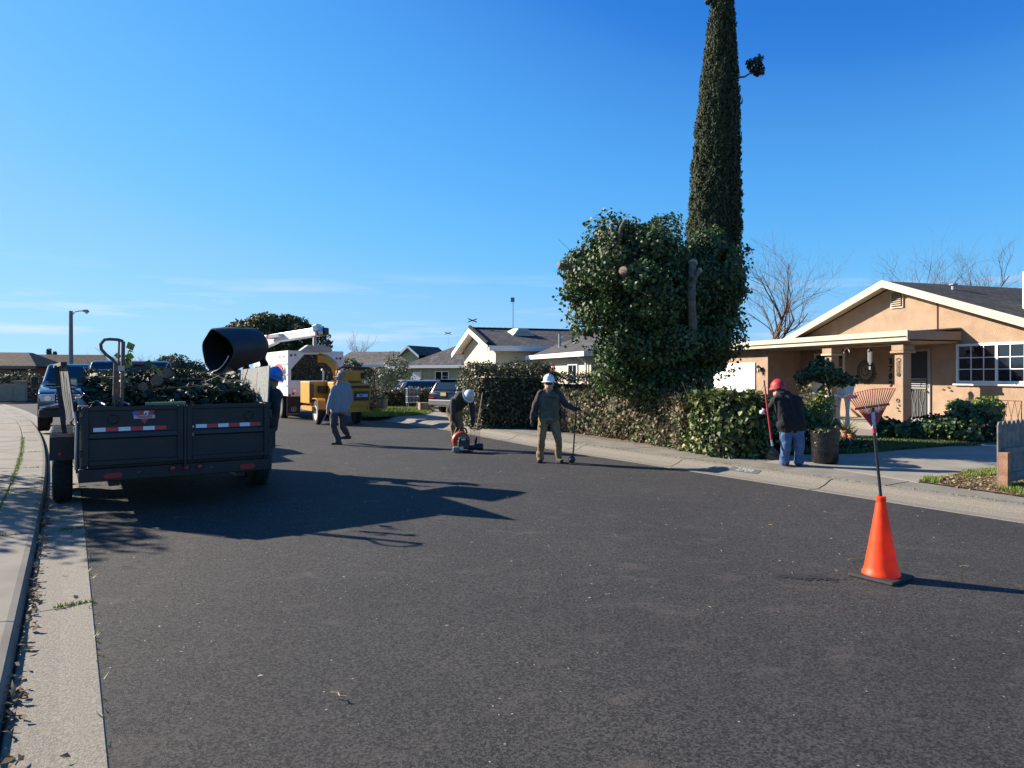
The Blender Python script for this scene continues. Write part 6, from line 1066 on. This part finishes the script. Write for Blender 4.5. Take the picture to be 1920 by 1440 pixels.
MB().tube([c(132, 25, .10), c(150, 190, .09)], .012, 8).build('grip', BLK, rk); MB().tube([c(148, 180, .09), c(180, 540, .06), c(218, 935, .02)], .016, 8).build('pole', RP, rk); MB().tube([c(217, 925, .02), c(225, 1010, .0)], .020, 8).build('ferrule', CHR, rk)
for k in range(15):
    f = k / 14 - .5; b = c(235, 1020, .0); e_ = c(240 + f * 240, 1195 - 90 * f * f, -.02 - .04 * abs(f)); MB().tube([b, (b[0] * .5 + e_[0] * .5 + f * .02, e_[1] * .5, (b[2] + e_[2]) / 2), e_, (e_[0] + f * .01, e_[1] + .03, e_[2] - .015)], .004, 4).build('tine', BLK, rk)
MB().bar(c(170, 1130, -.01), c(310, 1135, -.01), .012, .02).build('tine_brace', BLK, rk)
r2 = thing('leaning_pole', 'second red pole leaning into the ivy hedge', 'pole', tuple(t.location)); MB().tube([c(0, 130, 1.5), c(35, 260, 1.5)], .014, 6).build('grip', BLK, r2); MB().tube([c(33, 250, 1.5), c(80, 480, 1.5), c(180, 1020, 1.42)], .014, 6).build('pole', RP, r2)
# --- worker tipping the tub
Y_ = 12.25; ppm = 1278 / Y_; v0 = 702 + H_CAM * ppm; c = conv(0, 0, 1, 455, v0, ppm); t = persona('person', 'worker in black jacket lifting the black tub above the side board', 455, v0, Y_); caps = []
hd = c(459, 664, .12); torso(caps, c(462, 790), c(465, 712), c(461, 690), .43, 0, 1, hw=.14, r=.13, belly=.13); caps.append((c(461, 690), c(460, 678, .05), .055, .052, 2)); head(caps, hd, (-.8, -.4, .2), 2)
limb(caps, c(486, 706), c(497, 684, -.02), c(488, 662, -.05), (.078, .066, .05), 0); hand(caps, c(488, 663, -.05), (-.5, -.2, .8), (1, 0, 0), 3); limb(caps, c(445, 706), c(438, 700, -.2), c(447, 690, -.30), (.078, .066, .052), 0); hand(caps, c(448, 689, -.30), (.2, -.1, 1), (0, -1, 0), 3)
limb(caps, c(454, 795), c(454, 838, -.03), c(455, 880, .02), (.105, .08, .066), 1); limb(caps, c(472, 795), c(474, 838, -.03), c(475, 880, .04), (.105, .08, .066), 1); shoe(caps, c(455, v0 - 8, .02), (-.4, -1, 0), 4); shoe(caps, c(475, v0 - 8, .04), (.1, -1, 0), 4)
finish_body('body', caps, [BLKH, DPN, SKIN, mat('bright_glove', (.65, .65, .66), .7), BOOT], t, .014, wr=((0, .010, 10, .6),)); hard_hat(t, Vector(hd) + Vector((0, 0, .05)), (-.8, -.4, .1), WHH)
# --- worker with blue hat beside the trailer
Y_ = 10.9; ppm = 1278 / Y_; v0 = 702 + H_CAM * ppm; c = conv(0, 0, 1, 506, v0, ppm); t = persona('person', 'worker in dark clothes and blue hard hat standing beside the trailer', 506, v0, Y_); caps = []
hd = c(513, 711); torso(caps, c(497, 800), c(503, 742), c(509, 724), .42, 0, 1, hw=.13, r=.13, belly=.13); head(caps, hd, (.75, -.5, -.45), 2, up=(.3, -.1, .95)); caps.append((c(508, 728), c(512, 719), .06, .058, 0))
limb(caps, c(519, 742), c(521, 775, -.1), c(505, 795, -.2), (.078, .066, .05), 0); hand(caps, c(505, 795, -.2), (-.9, -.2, -.3), (0, 0, 1), 3); limb(caps, c(488, 742, .05), c(482, 775, .0), c(485, 800, -.15), (.075, .062, .05), 0); hand(caps, c(485, 800, -.15), (.2, -.4, -.8), (-1, 0, 0), 3)
limb(caps, c(491, 805), c(489, 855, -.02), c(488, v0 - 12, .02), (.105, .08, .066), 1); limb(caps, c(504, 805), c(503, 855, -.03), c(500, v0 - 12, .0), (.105, .08, .066), 1); shoe(caps, c(488, v0 - 8, .02), (.3, -1, 0), 4); shoe(caps, c(500, v0 - 8, .0), (.3, -1, 0), 4)
finish_body('body', caps, [JKT, DPN, SKIN, GLV, BOOT], t, .014, wr=((0, .010, 10, .6),)); hard_hat(t, Vector(hd) + Vector((.01, 0, .045)), (.75, -.5, -.45), mat('blue_hat_plastic', (.05, .20, .55), .35), up=(.42, -.12, .9))
# ================================================================ cone, rakes, bag, fence, porch things
g0 = G(1652, 1083, .022); cn = thing('traffic_cone', 'bright orange traffic cone with black rubber base holding a rake', 'cone', (g0.x, g0.y, .022), .62); ORC = mat('cone_orange', (.92, .085, .010), .5, (.58, .050, .010), 11, .001, 20, detail=8, lo=.5, hi=.85)
_n = ORC.node_tree.nodes; _t = _n.new('ShaderNodeBsdfTranslucent'); _t.inputs['Color'].default_value = (1.0, .12, .015, 1); _m = _n.new('ShaderNodeMixShader'); _m.inputs[0].default_value = .4   # thin PVC glows when lit from the far side
ORC.node_tree.links.new(_n['Principled BSDF'].outputs[0], _m.inputs[1]); ORC.node_tree.links.new(_t.outputs[0], _m.inputs[2]); ORC.node_tree.links.new(_m.outputs[0], _n['Material Output'].inputs['Surface'])
MB().box(-.19, -.19, .0, .19, .19, .032).build('base', mat('cone_rubber', (.018, .018, .018), .8, (.03, .03, .03), 12), cn, bevel=.02, seg=3)
MB().lathe([(.150, .033), (.148, .05), (.138, .062), (.128, .10), (.098, .28), (.066, .47), (.040, .635), (.036, .655), (.040, .665), (.038, .69), (.028, .695), (.027, .60), (.05, .40)], 36).build('cone_body', ORC, cn, sm=40)
rk = thing('upright_rake', 'red steel fan rake standing upside down in the cone', 'rake', (g0.x, g0.y, .022)); RR = mat('rake_red', (.50, .045, .055), .4)
ppm = 1278 / g0.y
def R_(u, v, dy=0.0): return Vector(((u - 1652) / ppm, dy, (1083 - v) / ppm))
MB().tube([R_(1661, 1060, -.01), R_(1652, 935, 0), R_(1641, 806, .02)], .0125, 10).build('handle', mat('handle_black', (.02, .021, .024), .35), rk); MB().tube([R_(1642, 812, .02), R_(1641, 803, .02)], .018, 10).build('collar', RR, rk); MB().box(-.013, -.008, 0, .013, .012, .14).xf(Matrix.Translation(R_(1639.5, 803, .01)) @ Matrix.Rotation(-.05, 4, 'Y')).build('ferrule_label', mat('label_white', (.62, .62, .66), .5, (.3, .3, .35), 40), rk)
MB().tube([R_(1639, 778, .015), R_(1638, 765, .015)], .012, 8).build('socket', BLK, rk)
N_ = 20
for k in range(N_):
    f = k / (N_ - 1); bt = R_(1640 + (f - .5) * 7, 803 - abs(f - .5) * 6, .015); topu = 1591 + f * 92; topv = 741 - f * 13 - 5 * math.sin(f * 3.14); md_ = bt.lerp(R_(topu, topv, .03), .55); e_ = R_(topu, topv, .03)
    MB().tube([bt, md_, e_, e_ + Vector((0, .035, -.012))], [.0042, .0044, .004, .003], 5).build('tine', RR, rk)
MB().bar(R_(1604, 767, .012), R_(1669, 758, .012), .008, .020).build('cross_brace', RR, rk)
MB().tube([R_(1638, 768, .012), R_(1628, 775, .005), R_(1622, 762, .008)], .004, 5).build('spring_wire', CHR, rk); MB().tube([R_(1640, 768, .012), R_(1648, 774, .005), R_(1648, 758, .008)], .004, 5).build('spring_wire', CHR, rk)
g0 = G(1547, 868, .132); tb = thing('trash_bag', 'upright open black plastic bag of clippings beside the worker in jeans', 'bag', tuple(g0)); mb = MB()
mb.lathe([(.20, 0), (.23, .04), (.235, .25), (.245, .48), (.25, .60), (.235, .60), (.225, .45), (.05, .42)], 34); mb.v = [(x * (1 + .06 * mnoise.noise(Vector((x * 7, y * 7, z * 3))) ), y * (1 + .06 * mnoise.noise(Vector((x * 7 + 9, y * 7, z * 3)))), z + (.07 * mnoise.noise(Vector((x * 5, y * 5, 3))) + .05 * x / .25 if z > .5 else 0)) for x, y, z in mb.v]; bo = mb.build('bag_wall', mat('bag_plastic', (.010, .010, .011), .30, (.014, .014, .015), 6, .02, 14), tb, sm=60)
P, N = blob_points([((0, 0, .50), (.18, .18, .10))], 380, .6, .3, 4); leaf_obj('clippings', P, N, .07, IVY2, tb)
# wooden fence by the dirt patch: post, rails and dog-eared pickets
g0 = G(1884, 917, .13); fn = thing('wooden_fence', 'weathered grey picket fence with a reddish end post at the earth patch', 'fence', (g0.x, g0.y, .13), ROAD_A); FW = mat('weathered_fence', (.13, .125, .115), .9, (.22, .21, .19), 7, .004, 60)
MB().box(-.05, -.06, 0, .05, .06, .52).build('post', mat('red_fence_post', (.22, .10, .06), .85, (.34, .20, .12), 6, .004, 40), fn, bevel=.006, seg=1)
for k in range(12):
    x = -.045 + k * .146; h = .95 + random.uniform(-.008, .008); MB().prism([(x, .06), (x + .14, .06), (x + .14, h - .05), (x + .105, h), (x + .035, h), (x, h - .05)], 'y', .064, .082).build('picket', FW, fn)
for z in (.12, .48): MB().box(.051, .02, z, 1.75, .062, z + .085).build('rail', FW, fn)
# porch furniture and pots
STONE = mat('white_stone', (.58, .53, .44), .85, (.68, .63, .54), 8); TERR = mat('terracotta', (.36, .14, .07), .85, (.42, .18, .10), 8)
q = at(1536, 702, 17.6); tbl = thing('stone_bench_table', 'pale cast stone table with scalloped edge before the porch', 'table', (q.x, 17.6, .13), HOUSE_A); MB().box(-.18, -.55, 1.04, .18, .55, 1.10).build('table_top', STONE, tbl, bevel=.015)
for y in (-.42, .42): MB().lathe([(.11, 0), (.11, .06), (.06, .12), (.085, .4), (.05, .7), (.09, .95), (.11, 1.04)], 14, (0, y, 0)).build('pedestal', STONE, tbl, sm=40)
for y in (-.28, 0, .28): MB().prism([(y - .14, 1.04), (y + .14, 1.04), (y + .08, .97), (y, .945), (y - .08, .97)], 'x', -.15, -.13).build('scallop', STONE, tbl)
q = at(1527, 702, 17.5); ur = thing('stone_urn', 'white stone urn planter on the cast stone table', 'planter', (q.x, 17.5, 1.235)); MB().lathe([(.12, 0), (.12, .03), (.05, .07), (.07, .12), (.19, .26), (.24, .36), (.26, .37), (.26, .40), (.22, .40), (.18, .30), (.02, .28)], 20).build('bowl', STONE, ur, sm=40)
P = np.array([(random.gauss(0, .13), random.gauss(0, .10), .40 - random.random() * .75) for _ in range(500)]); P[:, 0] += np.sign(P[:, 0]) * .12 * (P[:, 2] < .3); leaf_obj('trailing_plant', P, RNG.normal(0, 1, P.shape), .06, leafmat('dry_moss', [(0, (.12, .11, .04)), (1, (.28, .25, .11))], .8), ur)['kind'] = 'stuff'
q = at(1586, 702, 18.0); cs = thing('stone_pedestal', 'pale stone pedestal column with square planter beside the porch post', 'pedestal', (q.x, 18.0, .14), HOUSE_A)
for dx, dy in ((-.1, -.16), (-.1, .16)): MB().lathe([(.085, 0), (.085, .06), (.05, .1), (.06, .35), (.045, .62), (.065, .86), (.085, .98)], 12, (dx, dy, 0)).build('leg', STONE, cs, sm=40)
MB().box(-.2, -.28, .981, .12, .28, 1.07).build('top', STONE, cs, bevel=.012); MB().hexa([(-.14, -.13, 1.071), (.1, -.13, 1.071), (.1, .13, 1.071), (-.14, .13, 1.071)], [(-.18, -.18, 1.36), (.14, -.18, 1.36), (.14, .18, 1.36), (-.18, .18, 1.36)]).build('square_planter', STONE, cs)
for k, (u, v, Y, r, h, lab) in enumerate(((1586, 802, 17.0, .12, .22, 'terracotta pot with spiky plant on the path'), (1597, 803, 16.8, .09, .14, 'smaller terracotta pot beside the spiky plant'))):
    q = at(u, v, Y); pp = thing('flower_pot', lab, 'pot', (q.x, Y, .142)); MB().lathe([(r * .7, 0), (r * .95, h * .8), (r * 1.08, h * .8), (r * 1.08, h), (r * .9, h), (r * .85, h * .85), (.01, h * .85)], 16).build('pot', TERR, pp, sm=40); n = 46; a = RNG.uniform(0, 6.28, n); A = np.column_stack([.02 * np.cos(a), .02 * np.sin(a), np.full(n, h)]); L = RNG.uniform(.12, .34, n) * (1 - k * .4); B = A + np.column_stack([np.cos(a) * L * .8, np.sin(a) * L * .8, L * RNG.uniform(.2, .9, n)]); stick_obj('spiky_leaves', A, B, .008, SUNY if k == 0 else FRNT, pp)
q = at(1556, 795, 15.8); sp_ = thing('spider_plant', 'arching pale spider plant in front of the porch', 'plant', (q.x, 15.8, .14)); n = 90; a = RNG.uniform(0, 6.28, n); A = np.column_stack([.03 * np.cos(a), .03 * np.sin(a), np.full(n, .35)]); M_ = A + np.column_stack([np.cos(a) * .14, np.sin(a) * .14, RNG.uniform(.1, .25, n)]); B = M_ + np.column_stack([np.cos(a) * .14, np.sin(a) * .14, -RNG.uniform(.05, .25, n)]); V1, F1 = sticks(A, M_, .008); V2, F2 = sticks(M_, B, .006); obj('leaves', np_mesh('leaves', np.concatenate([V1, V2]), np.concatenate([F1, F2 + len(V1)])), SUNY, sp_); MB().lathe([(.10, 0), (.14, .3), (.155, .3), (.155, .35), (.13, .35), (.01, .33)], 14).build('pot', STONE, sp_, sm=40)
for (u, lab) in ((1848, 'rusty iron trellis panel leaning on the tan wall beside the shrub bed'), (1895, 'rusty iron trellis panel behind the picket fence')):
    q = at(u, 702, 17.6); tr = thing('garden_trellis', lab, 'trellis', (q.x, 17.7, .12), HOUSE_A); RU = mat('rust_iron', (.16, .06, .035), .8)
    for a_, b_ in (((0, -.35, 0), (0, -.35, .95)), ((0, .35, 0), (0, .35, .95)), ((0, -.35, .95), (0, .35, .95)), ((0, -.35, .1), (0, .35, .1))): MB().tube([a_, b_], .012, 5).build('frame_bar', RU, tr)
    for j in range(4): y = -.35 + j * .175; MB().tube([(0, y, .1), (0, y + .175, .95)], .007, 4).build('lattice_bar', RU, tr); MB().tube([(0, y + .175, .1), (0, y, .95)], .007, 4).build('lattice_bar', RU, tr)
# clutter on the neighbour's lawn
q = at(774, 752, 30.5); cg = thing('wire_cart', 'grey wire shopping cart standing on the sunlit lawn', 'cart', (q.x, 30.5, .14), .3); WG = mat('wire_grey', (.42, .43, .44), .4, metal=.5)
for z in (.35, .62, .98):
    MB().tube([(-.25, -.2, z), (.25, -.2, z), (.25, .4, z), (-.25, .4, z), (-.25, -.2, z)], .018, 6).build('basket_rim', WG, cg)
for k in range(9): x = -.25 + k * .0625; MB().tube([(x, -.2, .35), (x, -.2, .98)], .007, 4).build('basket_wire', WG, cg)
for k in range(9): y = -.2 + k * .075; MB().tube([(-.25, y, .35), (-.25, y, .98)], .007, 4).build('basket_wire', WG, cg)
for x in (-.22, .22):
    for y in (-.15, .35): MB().tube([(x, y, .05), (x, y, .35)], .015, 5).build('leg', WG, cg); MB().lathe([(.05, -.015), (.05, .015)], 10, (x, y, .05), 'x').build('caster', RUB, cg)
q = at(796, 752, 29.8); bx_ = thing('cardboard_box', 'small brown cardboard box on the lawn by the SUV', 'box', (q.x, 29.8, .14), .4); MB().box(-.25, -.2, 0, .25, .2, .38).build('carton', mat('cardboard', (.28, .19, .11), .9), bx_, bevel=.006, seg=1); MB().box(-.03, -.205, .0, .03, .205, .383).build('tape', mat('tape_tan', (.40, .30, .18), .5), bx_)
for (u, h, lab) in ((705, .35, 'grey plastic planter tub at the edge of the lawn'), (716, .45, 'taller dark planter tub by the low hedge')):
    q = at(u, 702, 31); pp = thing('planter_tub', lab, 'planter', (q.x, 31, .13)); MB().lathe([(.22, 0), (.28, h), (.30, h), (.30, h + .03), (.26, h + .03), (.24, h * .9), (.01, h * .9)], 16).build('tub', mat('tub_grey', (.14, .15, .16), .7), pp, sm=40); P, N = blob_points([((0, 0, h + .1), (.25, .25, .2))], 160, .5, .3, 3); leaf_obj('plant', P, N, .10, HEDGE, pp)
